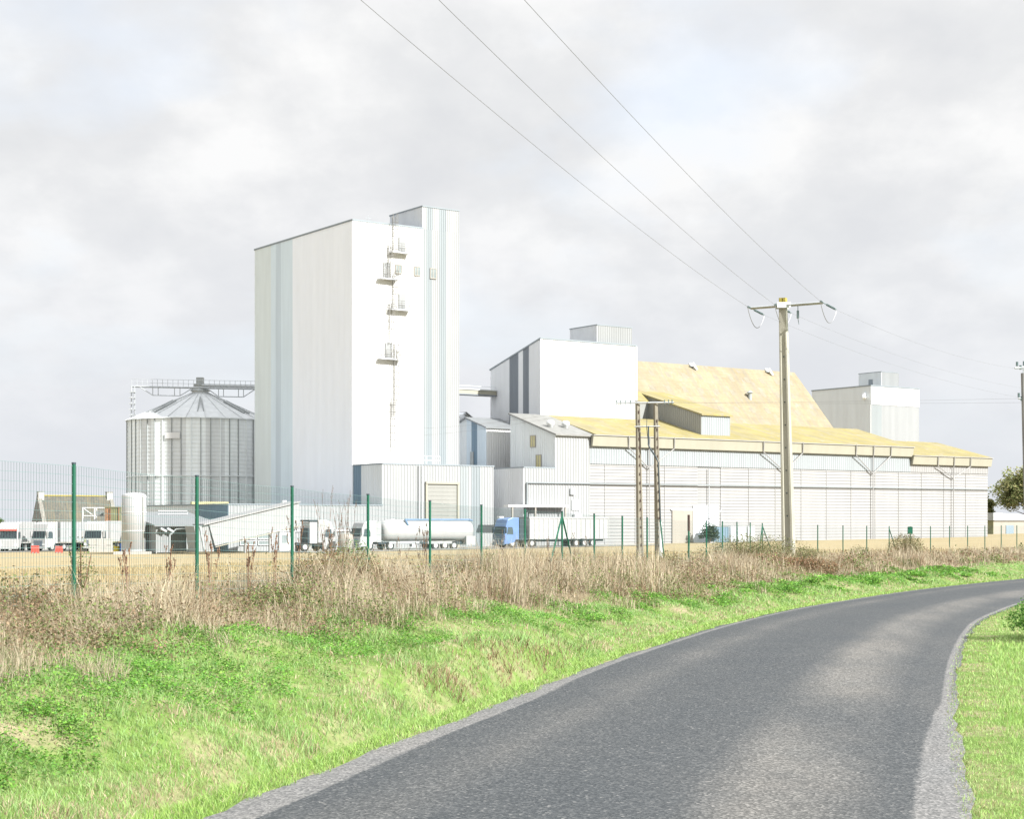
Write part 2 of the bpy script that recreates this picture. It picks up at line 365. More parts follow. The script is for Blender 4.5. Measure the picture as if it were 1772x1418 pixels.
wR = np.interp(PY[:, -1], [6, 9.3, 12, 15, 20, 30], [.21, .20, .14, .03, .0, .0])[:, None]; wL = np.interp(PY[:, 0], [6, 9.3, 13, 18, 30, 50], [.17, .15, .09, .03, .01, .0])[:, None]
dR = np.hypot(PX-Rr[:, None, 0], PY-Rr[:, None, 1]); dL = np.hypot(PX-Lr[:, None, 0], PY-Lr[:, None, 1])
loose = np.maximum(np.maximum((T < .001)*.8, (T > .999)*.6)[None, :]*np.interp(PY[:, :1], [8, 18, 30], [1, .6, .3]), np.maximum(np.clip(1-(dR-wR)/(.35*wR+.03), 0, 1), np.clip(1-(dL-wL)/(.3*wL+.03), 0, 1)))
al = road.data.attributes.new('loose', 'FLOAT', 'POINT'); al.data.foreach_set('value', loose.astype(np.float32).ravel())
tag(road, kind='structure')
# ------------------------------------------------------------------ yard
yv = []; yf = []; k = 0
for a in np.arange(40, 134, 4.):
    bf = 203 if a < 80 else 158
    if 80 <= a < 84: bf = 180
    for b in np.arange(bf, 330, 8.):
        for (aa, bb) in ((a, b), (a+4, b), (a+4, b+8), (a, b+8)):
            x, y = W(aa, bb); yv.append((x, y, float(base(x, y))+.05))
        yf += [k, k+1, k+2, k+3]; k += 4
yard = fast_mesh('yard', yv, yf, np.full(k//4, 4), M['yard']); tag(yard, kind='structure')

# ------------------------------------------------------------------ grass, as blades
def in_view(X, Y, m=420):
    px = 886+2820*X/np.maximum(Y, .1); py = 904+2820*1.7/np.maximum(Y, .1)
    return (Y > 5) & (px > -m) & (px < 1772+m) & (py < 1900)
def blades(X, Y, h, w, lean_dir, lean, col, tipcol=None, zoff=0.):
    n = len(X); Z = G(X, Y)-.01+zoff
    fx = rng.uniform(0, 2*np.pi, n); ca, sa = np.cos(fx)*w/2, np.sin(fx)*w/2
    lx, ly = np.cos(lean_dir)*lean*h, np.sin(lean_dir)*lean*h
    hz = h*np.sqrt(np.clip(1-(lean*.8)**2, .1, 1))
    v = np.empty((n, 5, 3), np.float32)
    v[:, 0] = np.stack([X-ca, Y-sa, Z], 1); v[:, 1] = np.stack([X+ca, Y+sa, Z], 1)
    mx, my, mz = X+lx*.35, Y+ly*.35, Z+hz*.6
    v[:, 2] = np.stack([mx+ca*.75, my+sa*.75, mz], 1); v[:, 3] = np.stack([mx-ca*.75, my-sa*.75, mz], 1)
    v[:, 4] = np.stack([X+lx, Y+ly, Z+hz], 1)
    o = (np.arange(n)*5)[:, None]
    fl = np.concatenate([o+0, o+1, o+2, o+3, o+3, o+2, o+4], 1).ravel()
    sz = np.tile([4, 3], n)
    c = np.repeat(col[:, None, :], 5, 1).astype(np.float32)
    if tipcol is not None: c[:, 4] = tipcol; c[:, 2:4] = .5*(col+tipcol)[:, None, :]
    return v.reshape(-1, 3), fl, sz, c.reshape(-1, 3)
def merge(parts):
    vs, fs, ss, cs = [], [], [], []; k = 0
    for v, f, s, c in parts:
        vs.append(v); fs.append(f+k); ss.append(s); cs.append(c); k += len(v)
    return np.concatenate(vs), np.concatenate(fs), np.concatenate(ss), np.concatenate(cs)
def pick(n, *cols):
    c = np.array(cols); i = rng.integers(0, len(c), n); j = rng.integers(0, len(c), n); t = rng.random((n, 1))
    return (c[i]*t+c[j]*(1-t))*rng.uniform(.8, 1.2, (n, 1))
def sampleY(n, a, b, p=1.0):     # thins out with distance
    u = rng.random(n)
    if p == 1.0: return a*(b/a)**u
    k = 1-p; return (a**k+u*(b**k-a**k))**(1/k)
def leftX(Y): return np.interp(Y, LE[:, 1], LE[:, 0])
def rightX(Y): return np.interp(Y, RE[:, 1], RE[:, 0])

GREEN = ((.178, .305, .066), (.245, .372, .102), (.305, .412, .168), (.212, .350, .130))
# left verge and bank
n = 640000
Y = sampleY(n, 6, 105, 1.3); X = leftX(Y)-rng.uniform(-.05, 1, n)*np.clip(7+.1*Y, 7, 14)
k = in_view(X, Y); X, Y = X[k], Y[k]
e = sdist(LEc, X, Y); ebn = np.interp(Y, EB_Y, EB_E)+(vnoise(X, Y, 1.3)-.5)*1.1+(vnoise(X+6, Y+3, .4)-.5)*.9
patch = vnoise(X, Y, .8)*.55+vnoise(X+50, Y+20, .3)*.45
dryp = sst(patch, .535, .65)*sst(e, .9, 1.7)
keep = (e > .06+.14*vnoise(X, Y, .25)) & (e < ebn+.5) & (rng.random(len(X)) < 1-.62*dryp)
X, Y, e, patch, dryp = X[keep], Y[keep], e[keep], patch[keep], dryp[keep]; n = len(X)
tuft = vnoise(X+11, Y+7, .45)
h = np.where(e < .72, rng.uniform(.025, .08, n), rng.uniform(.03, .085, n)+.13*sst(tuft, .60, .9)*rng.random(n))
w = np.maximum(.0045, Y*.00042)*rng.uniform(.8, 1.6, n)
col = pick(n, *GREEN); hue = vnoise(X+3, Y+40, 1.2)[:, None]
col = col*(1-.30*hue)+np.array([.29, .41, .18])*.30*hue
dr = rng.random(n) < (.05+.55*dryp)
cut = np.exp(-((Y-19)/2.6)**2-((e-1.12)/.24)**2)*sst(vnoise(X+3, Y+1, .7), .2, .5); ck = rng.random(n) > .35*cut; X, Y, e, h, w, col, dr, dryp, cut = X[ck], Y[ck], e[ck], h[ck], w[ck], col[ck], dr[ck], dryp[ck], cut[ck]; n = len(X); ckb = rng.random(n) < 1.1*cut; col[ckb] = pick(int(ckb.sum()), (.20, .13, .075), (.30, .21, .13), (.14, .10, .05))
col = np.where((e < .7)[:, None], col*np.array([1.06, 1.04, .85]), col); dr = dr & (e > .55) & ~ckb | (rng.random(n) < .06); dch = np.exp(-((e-.95)/.3)**2)*sst(vnoise(X+2, Y+9, 1.0), .25, .6); dr = dr | (rng.random(n) < .5*dch)
col[dr] = pick(int(dr.sum()), (.40, .325, .215), (.46, .385, .275), (.33, .245, .155))
h = np.where(dr, h*.8, h)
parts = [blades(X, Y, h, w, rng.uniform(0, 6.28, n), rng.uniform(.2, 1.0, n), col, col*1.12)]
o = fast_mesh('verge_grass', *merge(parts)[:3], M['leaf'], merge(parts)[3]); tag(o, kind='stuff', label='bright green grass with bleached patches on the bank between road and fence', cat='grass')
# right verge
n = 300000
Y = sampleY(n, 6, 48, 1.2); X = rightX(Y)+rng.uniform(-.06, 1, n)*np.clip(2+.4*Y, 4, 14)
k = in_view(X, Y, 160); X, Y = X[k], Y[k]; er = -sdist(REc, X, Y)
keep = er > -.16+.22*vnoise(X, Y, .3)
X, Y, er = X[keep], Y[keep], er[keep]; n = len(X)
h = np.where(er < .45, rng.uniform(.02, .05, n), rng.uniform(.03, .095, n)); w = np.maximum(.0045, Y*.00042)*rng.uniform(.8, 1.6, n)
col = pick(n, *GREEN)*np.array([1.13, 1.12, 1.0]); hue = vnoise(X+3, Y+40, .9)[:, None]
col = col*(1-.35*hue)+np.array([.38, .48, .21])*.35*hue
dr = rng.random(n) < np.where(er < .4, .22, .05); col[dr] = pick(int(dr.sum()), (.30, .27, .13), (.34, .29, .17))
p1 = blades(X, Y, h, w, rng.uniform(0, 6.28, n), rng.uniform(.2, .95, n), col, col*1.15)
o = fast_mesh('verge_grass', *p1[:3], M['leaf'], p1[3]); tag(o, kind='stuff', label='short bright green grass on the inside of the bend at the right', cat='grass')

# broad leaved weeds in clumps on the bank: small tilted leaves
def leaves(cx, cy, cz, size, col, tilt=.8):
    n = len(cx); az = rng.uniform(0, 2*np.pi, n); el = rng.uniform(-.2, tilt, n)
    d = np.stack([np.cos(az)*np.cos(el), np.sin(az)*np.cos(el), np.sin(el)], 1); s = np.stack([-np.sin(az), np.cos(az), np.zeros(n)], 1)
    roll = rng.uniform(-.7, .7, n)[:, None]; up = np.cross(d, s); s = s*np.cos(roll)+up*np.sin(roll)
    p = np.stack([cx, cy, cz], 1); L = size[:, None]
    v = np.stack([p, p+d*L*.5+s*L*.36, p+d*L, p+d*L*.5-s*L*.36], 1).reshape(-1, 3)
    return v.astype(np.float32), np.arange(4*n), np.full(n, 4), np.repeat(col, 4, 0).astype(np.float32)
nc = 1300; cy = sampleY(nc, 6.5, 60, 1.1); cx = leftX(cy)-rng.uniform(.35, 1, nc)*np.clip(5.0, 3, 6)
ec = sdist(LEc, cx, cy); k = (ec > .5) & (ec < np.interp(cy, EB_Y, EB_E)+.4) & in_view(cx, cy); cx, cy = cx[k], cy[k]
m = rng.integers(60, 240, len(cx)); rad = rng.uniform(.10, .42, len(cx))
X = np.repeat(cx, m); Y = np.repeat(cy, m); R = np.repeat(rad, m); n = len(X)
a = rng.uniform(0, 6.28, n); r = np.sqrt(rng.random(n))*R; X = X+np.cos(a)*r; Y = Y+np.sin(a)*r
hz = rng.uniform(.02, .13, n)*(1-.5*r/R)
col = pick(n, (.105, .26, .035), (.145, .32, .045), (.21, .35, .065), (.11, .24, .06)); cc = np.repeat(rng.uniform(.75, 1.25, len(cx)), m)[:, None]
p1 = leaves(X, Y, G(X, Y)+hz, rng.uniform(.014, .034, n)*np.maximum(1, Y/20), col*cc)
o = fast_mesh('broadleaf_weeds', *p1[:3], M['leaf'], p1[3]); tag(o, kind='stuff', label='low clumps of fresh green clover and plantain leaves on the grass bank', cat='weeds')

# dry tall grass along the fence
STRAW = ((.46, .385, .255), (.58, .50, .355), (.37, .295, .19), (.48, .425, .32))
n = 620000
Y = sampleY(n, 9, 125, 1.15); t = rng.uniform(-1, 1, n)
X = np.interp(Y, FL[:, 1], FL[:, 0])+t*np.clip(3.5+.07*Y, 4, 10)
k = in_view(X, Y); X, Y = X[k], Y[k]
e = sdist(LEc, X, Y); f = sdist(FL, X, Y); ebn = np.interp(Y, EB_Y, EB_E)+(vnoise(X, Y, 1.3)-.5)*1.1+(vnoise(X+6, Y+3, .4)-.5)*.9
clump = vnoise(X+9, Y+2, 1.5)*.6+vnoise(X+20, Y+33, .5)*.4
keep = (e > ebn-.15) & (f < 4.5) & (rng.random(len(X)) < np.where(f > .8, .5*(1-sst(f, 1., 4.5)), .25+.70*sst(clump, .25, .65)))
X, Y, e, f, clump, ebn = X[keep], Y[keep], e[keep], f[keep], clump[keep], ebn[keep]; n = len(X)
edge = sst(e-ebn, -.1, 1.3)
hmax = .25+.62*sst(clump, .2, .75); hmax = hmax*(.30+.70*edge)*np.where(f > .6, .62, 1)*np.interp(Y, [15, 30, 60, 100], [1.0, 1.05, .95, .85])
kind = rng.random(n)
h = hmax*np.where(kind < .25, rng.uniform(.75, 1.25, n), rng.uniform(.30, .9, n)); w = np.maximum(.0030, Y*.00028)*rng.uniform(.6, 1.5, n)
col = pick(n, *STRAW)*rng.uniform(.55, 1.1, (n, 1)); tone = vnoise(X+70, Y+12, 2.2)[:, None]
col = col*(1-.45*tone)+np.array([.37, .315, .24])*.45*tone
bro = sst(vnoise(X+15, Y+44, .9)*.6+vnoise(X+8, Y+3, .3)*.4, .55, .75); br = rng.random(n) < .10+.6*bro
col[br] = pick(int(br.sum()), (.23, .165, .105), (.31, .235, .155), (.17, .12, .075))
gp = sst(vnoise(X+31, Y+5, .8)*.6+vnoise(X+77, Y+5, .3)*.4, .52, .72)
gr = rng.random(n) < .06+.70*gp*(kind > .25); col[gr] = pick(int(gr.sum()), (.12, .19, .045), (.17, .22, .075), (.10, .13, .05)); h = np.where(gr, h*.75, h); h = h*np.where((f > -1.3) & (f < .4) & (Y < 22), .62, 1)
ld = np.where(rng.random(n) < .35, vnoise(X+4, Y+90, 1.7)*9, rng.uniform(0, 6.28, n))
lean = np.clip(rng.gamma(1.8, .17, n)+.6*sst(vnoise(X+60, Y+60, .9), .55, .8)*rng.random(n), .02, 1.1)
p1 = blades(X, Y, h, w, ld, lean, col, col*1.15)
o = fast_mesh('dry_grass', *p1[:3], M['straw'], p1[3]); tag(o, kind='stuff', label='tall bleached dry grass standing along the wire fence', cat='dry grass')
# tangled undergrowth inside the dry band
nc = 1500; cy = sampleY(nc, 10, 90, 1.1); cx = np.interp(cy, FL[:, 1], FL[:, 0])+rng.uniform(-.6, 1, nc)*np.clip(3.2+.04*cy, 3, 6)
ec = sdist(LEc, cx, cy); fc = sdist(FL, cx, cy); k = (ec > np.interp(cy, EB_Y, EB_E)-.1) & (fc < 1.2) & in_view(cx, cy); cx, cy = cx[k], cy[k]
m = rng.integers(60, 230, len(cx)); rad = rng.uniform(.15, .7, len(cx)); hh = rng.uniform(.12, .75, len(cx)); kd = rng.random(len(cx))
X = np.repeat(cx, m); Y = np.repeat(cy, m); Rr_ = np.repeat(rad, m); H_ = np.repeat(hh, m); K_ = np.repeat(kd, m); n = len(X)
a = rng.uniform(0, 6.28, n); r = np.sqrt(rng.random(n))*Rr_; X = X+np.cos(a)*r*1.4; Y = Y+np.sin(a)*r
col = np.where((K_ < .45)[:, None], pick(n, (.14, .195, .055), (.20, .235, .085), (.125, .145, .055)), pick(n, (.24, .165, .10), (.17, .12, .07), (.31, .23, .145)))
p1 = leaves(X, Y, G(X, Y)+H_*np.sqrt(np.clip(1-(r/Rr_)**2, 0, 1))*rng.uniform(.2, 1, n), rng.uniform(.018, .045, n)*np.maximum(1, Y/26), col, 1.1)
o = fast_mesh('undergrowth', *p1[:3], M['leaf'], p1[3]); tag(o, kind='stuff', label='brown and olive bramble undergrowth tangled among the dry grass', cat='undergrowth')
# stubble beyond the fence
n = 150000
Y = sampleY(n, 14, 150, 1.0); X = np.interp(Y, FL[:, 1], FL[:, 0])-rng.uniform(0, 1, n)*np.clip(Y*.5, 8, 70)
k = in_view(X, Y, 120); X, Y = X[k], Y[k]; f = sdist(FL, X, Y); k = f > 1.5; X, Y = X[k], Y[k]; n = len(X)
col = pick(n, (.34, .28, .155), (.40, .335, .20), (.29, .235, .12))
p1 = blades(X, Y, rng.uniform(.10, .28, n), np.maximum(.006, Y*.00045), rng.uniform(0, 6.28, n), rng.uniform(.05, .6, n), col, col*1.1)
o = fast_mesh('field_stubble', *p1[:3], M['straw'], p1[3]); tag(o, kind='stuff', label='pale cereal stubble across the field behind the fence', cat='stubble')

# ------------------------------------------------------------------ shrubs, weeds, trees
def shrub(name, x, y, rx, ry, h, nleaf, size, cols, label, cat='bush', stems=7, straw=0):
    z = g1(x, y)
    root = empty(name, (x, y, z), 0, label, cat)
    u = rng.random(nleaf)**.45; a = rng.uniform(0, 6.28, nleaf); ph = np.arccos(rng.uniform(-.25, 1, nleaf))
    lob = .72+.5*vnoise(np.cos(a)*2+x, np.sin(a)*2+ph*1.5+y, .6)
    X = np.cos(a)*np.sin(ph)*rx*u*lob; Yy = np.sin(a)*np.sin(ph)*ry*u*lob; Z = h*(.32+.62*np.cos(ph)*u*lob)
    Z = np.maximum(Z, .03)
    col = pick(nleaf, *cols)
    p = leaves(X, Yy, Z, rng.uniform(.6, 1.3, nleaf)*size, col, 1.1)
    fast_mesh('foliage', *p[:3], M['leaf'], p[3], root)
    s = MB()
    for i in range(stems):
        a = random.uniform(0, 6.28); q = random.uniform(.3, .8)
        s.tube([(0, 0, -.1), (math.cos(a)*rx*q*.4, math.sin(a)*ry*q*.4, h*.4), (math.cos(a)*rx*q, math.sin(a)*ry*q, h*random.uniform(.6, .95))], .012+h*.006, 4, 0, .004)
    s.build('stem', M['stalk'], root)
    return root
OL = ((.12, .15, .05), (.17, .19, .075), (.23, .215, .11), (.20, .155, .085))
FRESH = ((.10, .21, .035), (.14, .26, .05), (.20, .26, .08))
BROWN = ((.25, .135, .07), (.32, .20, .115), (.20, .12, .075), (.15, .15, .06))
def at_px(px, Y): return ((px-886)/2820*Y, Y)
x, y = at_px(1300, 56.5); shrub('bramble_bush', x, y, 2.0, 1.3, 1.25, 13000, .05, OL, 'wide olive green bramble thicket left of the tall concrete pole', stems=14)
x, y = at_px(1395, 57.5); shrub('bramble_bush', x, y, .9, .8, .9, 4500, .05, OL, 'small olive bramble right behind the foot of the tall concrete pole', stems=8)
x, y = at_px(1376, 50.5); shrub('bracken_clump', x, y, 1.35, .6, .62, 8000, .055, BROWN, 'rust brown dead bracken at the foot of the tall concrete pole', 'bracken', 10)
x, y = at_px(1322, 49.5); shrub('bracken_clump', x, y, .95, .6, .58, 4200, .05, BROWN, 'low reddish bracken patch on the bank left of the tall concrete pole', 'bracken', 6)
x, y = at_px(1568, 70); shrub('bramble_bush', x, y, .8, .8, 1.4, 6500, .05, OL+((.16, .10, .05),), 'upright olive bush beside the braced post in the far right fence', stems=10)
x, y = at_px(1490, 73); shrub('bramble_bush', x, y, .7, .6, .85, 3000, .05, OL, 'low olive bush in dry grass below the far long shed wall', stems=6)
x, y = at_px(618, 26.3); shrub('leafy_shrub', x, y, .42, .36, .95, 3000, .03, FRESH, 'fresh green leafy shrub in dry grass left of the fourth fence post', stems=6)
x, y = at_px(850, 33.5); shrub('leafy_shrub', x, y, .35, .35, .85, 2200, .034, FRESH, 'small bright green bush in front of the sixth fence post', stems=5)
x, y = at_px(140, 18.2); shrub('leafy_shrub', x, y, .24, .24, .95, 1000, .026, OL+FRESH, 'straggly green bramble climbing the nearest tall fence post', stems=6)
x, y = at_px(585, 23.5); shrub('bramble_bush', x, y, .85, .6, .85, 5200, .032, OL+BROWN, 'dark brown and olive bramble tangle between the third and fourth fence posts', stems=12)
x, y = at_px(1000, 38); shrub('bramble_bush', x, y, .8, .6, .6, 2600, .038, OL+FRESH, 'greenish bramble mound under the first braced fence post', stems=8)
x, y = at_px(790, 30); shrub('bramble_bush', x, y, .7, .5, .55, 2600, .034, BROWN+OL, 'brown bramble mound below the rear of the tanker', stems=8)
x, y = at_px(40, 17.2); shrub('bramble_bush', x, y, .6, .5, .45, 2400, .026, OL+BROWN, 'brownish bramble mound at the far left in dry grass', stems=8)
x, y = at_px(1148, 41.5); shrub('leafy_shrub', x, y, .5, .4, .7, 2400, .036, OL, 'dark olive shrub in front of the paired concrete poles', stems=6)
x, y = at_px(490, 21.0); shrub('bramble_bush', x, y, .6, .5, .42, 2600, .028, OL+FRESH, 'low dark bramble tangle at the lower edge of the dry grass', stems=8)
x, y = at_px(230, 18.8); shrub('bramble_bush', x, y, .9, .45, .25, 3200, .026, FRESH+OL, 'green ground hugging bramble patch at the far left of the bank', stems=8)
x, y = at_px(1850, 24); shrub('hedge_bush', x, y, .95, 1.0, .75, 9000, .04, ((.05, .15, .025), (.08, .20, .03), (.13, .25, .05)), 'dark green hedge bush at the right edge beside the bend', 'hedge', 10)
x, y = at_px(1850, 30); shrub('hedge_bush', x, y, .7, .8, .6, 4000, .045, ((.08, .17, .035), (.13, .23, .05)), 'smaller hedge bush behind the dark one at the right edge', 'hedge', 8)

def weed(px, Y, h, label, seeds=True, lean=.1, spread=1.):
    x, y = at_px(px, Y); z = g1(x, y)
    root = empty('weed_stalk', (x, y, z), 0, label, 'weed', 'tall dry weed stalks along the fence')
    s = MB()
    for i in range(random.randint(3, 5)):
        a = random.uniform(0, 6.28); q = lean*random.uniform(.4, 1.4)*h; hh = h*random.uniform(.7, 1.)
        top = (math.cos(a)*q, math.sin(a)*q, hh); mid = (top[0]*.4, top[1]*.4, hh*.55)
        s.tube([(0, 0, -.05), mid, top], .0045, 4, 0, .002)
        for j in range(5):
            t = random.uniform(.5, 1.); b = random.uniform(0, 6.28)
            p = Vector(mid).lerp(Vector(top), (t-.5)*2); L = .07*h*random.uniform(.4, 1)*spread
            p2 = p+Vector((math.cos(b)*L*.45, math.sin(b)*L*.45, L*1.7)); s.tube([tuple(p), tuple(p2)], .0025, 3)
            if seeds:
                for k2 in range(7):
                    c = p.lerp(p2, random.uniform(.2, 1.)); r = random.uniform(.005, .011)
                    s.lathe(c.x, c.y, [(.001, c.z-r), (r, c.z), (.001, c.z+r*1.4)], 4)
    s.build('stem', M['stalk'], root)
WN = [(566, 27.5, 1.75, False, 'thin bare weed stalk against the white tractor cab'), (582, 27, 1.35, True, 'dark seeded dock stalk just left of the cream sack'),
 (596, 27.5, 1.85, False, 'tallest thin bare stalks before the low white block'), (606, 26.4, 1.65, False, 'slender forked bare stalks left of the tanker cab'),
 (513, 23.5, 1.25, True, 'brown seeded dock right beside the third fence post'), (475, 22.5, 1.15, True, 'brown seeded dock stalk left of the third fence post'),
 (570, 24.5, 1.2, True, 'dark brown dock cluster between third and fourth fence posts'), (696, 30, 1.15, True, 'brown dock stalk below the tanker cab'),
 (738, 31, 1.25, True, 'reddish dock stalk left of the fifth fence post'), (728, 29, 1.3, True, 'tall grey brown weed below the middle of the tanker'),
 (866, 36, 1.15, True, 'seeded dock below the front wheel of the blue lorry'), (955, 39, 1.25, True, 'dark dock stalk left of the first braced fence post'),
 (1016, 41.5, 1.3, True, 'dark dock stalk right of the first braced fence post'), (996, 42, 1.2, True, 'thin dock stalk close beside the first braced fence post'),
 (365, 20.2, 1.0, True, 'brown dock stalk right of the second fence post'), (430, 21.2, .95, True, 'short reddish dock leaning over between second and third fence posts'),
 (292, 19.5, .9, True, 'thin dark dock below the hopper house'), (222, 18.5, .9, True, 'thin dark dock below the upright steel tank')]
for px, Y, h, sd, lb in WN: weed(px, Y, h, lb, sd)

def tree(x, y, h, r, cols, label, leafsize=.5, nclump=120):
    z = float(base(x, y)); root = empty('broadleaf_tree', (x, y, z), 0, label, 'tree')
    t = MB(); t.tube([(0, 0, -.2), (.1, 0, h*.2), (0, .1, h*.5)], .05*r+.12, 8, 0, .1)
    cs = []
    for i in range(nclump):
        a = random.uniform(0, 6.28); ph = math.acos(random.uniform(-.55, 1)); q = random.uniform(.45, 1.)
        cs.append((math.cos(a)*math.sin(ph)*r*q, math.sin(a)*math.sin(ph)*r*q, h*.56+math.cos(ph)*h*.43*q, random.uniform(.13, .26)*r))
    for c in cs[:14]: t.tube([(0, 0, h*.25), (c[0]*.5, c[1]*.5, c[2]*.75), c[:3]], .1, 5, 0, .03)
    t.build('trunk', M['bark'], root)
    P = []
    for c in cs:
        n = 130; d = rng.normal(size=(n, 3)); d /= np.linalg.norm(d, axis=1)[:, None]; d *= (rng.random((n, 1))**.4)*c[3]*np.array([1.15, 1.15, .8])
        P.append(np.concatenate([d+np.array(c[:3]), np.full((n, 1), random.uniform(.75, 1.25))], 1))
    P = np.concatenate(P); n = len(P); col = pick(n, *cols)*P[:, 3:4]
    p = leaves(P[:, 0], P[:, 1], P[:, 2], rng.uniform(.7, 1.3, n)*leafsize, col, 1.2)
    fast_mesh('crown', *p[:3], M['leaf'], p[3], root)
OAK = ((.20, .23, .085), (.28, .29, .125), (.34, .30, .15), (.14, .18, .07))
tree(103.5, 326, 13.0, 7.2, OAK, 'large yellowing oak behind the small cream shed at the right')
tree(94.0, 336, 9.2, 4.8, OAK, 'smaller oak between the long shed end and the large oak')
tree(113.5, 330, 9.5, 5.5, ((.09, .11, .045), (.14, .16, .065)), 'darker oak at the right picture edge behind the others')
tree(-112, 350, 6.2, 3.6, ((.10, .16, .05), (.14, .19, .07)), 'round green tree at the left picture edge behind the lorries', .3, 40)

# ------------------------------------------------------------------ wire fence
gx, gy = FP[2]
fence = empty('wire_fence', (gx, gy, g1(gx, gy)), 0, 'green welded wire fence on tall green posts running along the bank', 'fence')
FO = (gx, gy, g1(gx, gy))
ALL = FP+FP2; NP0 = 2                                   # index of post 0
def ztop(i):
    n = i-NP0
    if n <= 17: return 1.7+np.interp(n, [-2, 0, 1, 2, 3, 4, 6, 9, 12, 17], [.74, .64, .575, .50, .43, .36, .27, .145, .06, -.06])
    return 1.7+np.interp(n-17, [0, 3, 6, 12, 17], [-.06, -.17, -.22, -.19, -.18])
def post(i, x, y, zt, dx=0., dy=0., r=.0225, name='post', low=None):
    s = MB(FO); zb = (g1(x, y) if low is None else low)-.15
    s.tube([(x+dx, y+dy, zb), (x, y, zt)], r, 10)
    s.tube([(x, y, zt), (x+1e-5, y, zt+.02)], r*1.12, 10, 1)
    return s.build(name, [M['postgreen'], M['truckdark']], fence)
for i, (x, y) in enumerate(ALL):
    n = i-NP0; zt = float(ztop(i))
    if n == 11: p = post(i, x-.25, y, zt-.05, .17, 0)
    elif n == 12:
        p = post(i, x, y, zt+.12, r=.03)
        s = MB(FO); s.tube([(x, y, zt-.33), (x, y, zt+.16)], .038, 10); s.build('sleeve', M['brownpaint'], p)
    else: p = post(i, x, y, zt)
    if n in (7, 17, 22):
        for sg in (-1, 1):
            if n == 22 and sg == -1: continue
            j = i+sg; ddx, ddy = ALL[j][0]-x, ALL[j][1]-y; L = math.hypot(ddx, ddy)
            s = MB(FO); ex, ey = x+ddx/L*1.35, y+ddy/L*1.35
            s.tube([(ex, ey, g1(ex, ey)-.05), (x+ddx/L*.03, y+ddy/L*.03, zt-.12)], .02, 8); s.build('brace', M['postgreen'], fence)
    if n == 23:
        s = MB(FO); s.box(x-.12, y-.06, zt-.34, x+.09, y+.06, zt-.04); s.prism_y([(x-.13, zt-.04), (x+.10, zt-.04), (x+.07, zt+.01), (x-.10, zt+.01)], y-.07, y+.07)
        b_ = s.build('box', M['postgreen'], fence); b_['label'] = 'small green box on top of a fence post'
for i in range(len(ALL)-1):
    (x0, y0), (x1, y1) = ALL[i], ALL[i+1]; n = i-NP0; z0, z1 = float(ztop(i))-.02, float(ztop(i+1))-.02
    L = math.hypot(x1-x0, y1-y0); dx, dy = (x1-x0)/L, (y1-y0)/L; H = 1.62
    sp = .05 if n < 9 else .1; r = .0021 if n < 5 else .0016
    vs, fs = [], []; ex, ey = -dy, dx
    def bar(p, q2, vert):
        k = len(vs)
        for c in (p, q2):
            for t in (0, 2.094, 4.189):
                if vert: vs.append((c[0]+r*(dx*math.cos(t)+ex*math.sin(t)), c[1]+r*(dy*math.cos(t)+ey*math.sin(t)), c[2]))
                else: vs.append((c[0]+r*ex*math.sin(t), c[1]+r*ey*math.sin(t), c[2]+r*math.cos(t)))
        fs.extend([(k, k+1, k+4, k+3), (k+1, k+2, k+5, k+4), (k+2, k, k+3, k+5)])
    m = int(L/sp)
    for j in range(m+1):
        t = j/m; x, y = x0+(x1-x0)*t, y0+(y1-y0)*t; zt = z0+(z1-z0)*t-.05*math.sin(math.pi*t)*.3
        bar((x, y, zt-H), (x, y, zt), True)
    for j in range(int(H/.1)+1):
        prev = None
        for t in (0, .5, 1):
            c = (x0+(x1-x0)*t, y0+(y1-y0)*t, z0+(z1-z0)*t-.05*math.sin(math.pi*t)*.3-j*.1)
            if prev: bar(prev, c, False)
            prev = c
    s = MB(FO); s.add(vs, fs); s.build('mesh_panel', M['meshgreen'], fence)

# ------------------------------------------------------------------ power line
def on(X, Y, py): return EYE+(904-py)/2820*Y
# tall concrete pole
PX0, PY0 = at_px(1366, 59.5)
zb = g1(PX0, PY0); ztp = EYE+(904-516)/2820*59.5; lx = (1355-1366)/2820*59.5
pole = empty('utility_pole', (PX0, PY0, zb), 0, 'tall tapered concrete pole with a steel crossarm beside the road verge', 'utility pole')
PO = (PX0, PY0, zb)
def shaft(name, mat, parent, org, x, y, z0, z1, dx, w0, w1, d0, d1, rot, flute=.28):
    s = MB(org); c, sn = math.cos(rot), math.sin(rot); lv = []
    K = 24
    for k in range(K+1):
        t = k/K; z = z0+(z1-z0)*t; w = w0+(w1-w0)*t; d = d0+(d1-d0)*t; cx = x+dx*t
        f = w*flute; dep = d*.16 if .06 < t < .9 else 0
        ring = [(-w/2+.02, -d/2), (-f, -d/2), (-f*.8, -d/2+dep), (f*.8, -d/2+dep), (f, -d/2), (w/2-.02, -d/2), (w/2, -d/2+.02), (w/2, d/2-.02), (w/2-.02, d/2), (-w/2+.02, d/2), (-w/2, d/2-.02), (-w/2, -d/2+.02)]
        lv.append([(cx+px*c-py*sn, y+px*sn+py*c, z) for px, py in ring])
    m = len(lv[0]); vs = [p for r_ in lv for p in r_]
    fs = [(k*m+j, k*m+(j+1) % m, (k+1)*m+(j+1) % m, (k+1)*m+j) for k in range(K) for j in range(m)]+[tuple(range(K*m, K*m+m))]
    s.add(vs, fs)
    return s.build(name, mat, parent)
rot1 = math.atan2(-1.0, 1.9)*.9
sh = shaft('shaft', M['concrete'], pole, PO, PX0, PY0, zb-.5, ztp-.28, lx, .46, .27, .36, .22, rot1)
s = MB(PO)
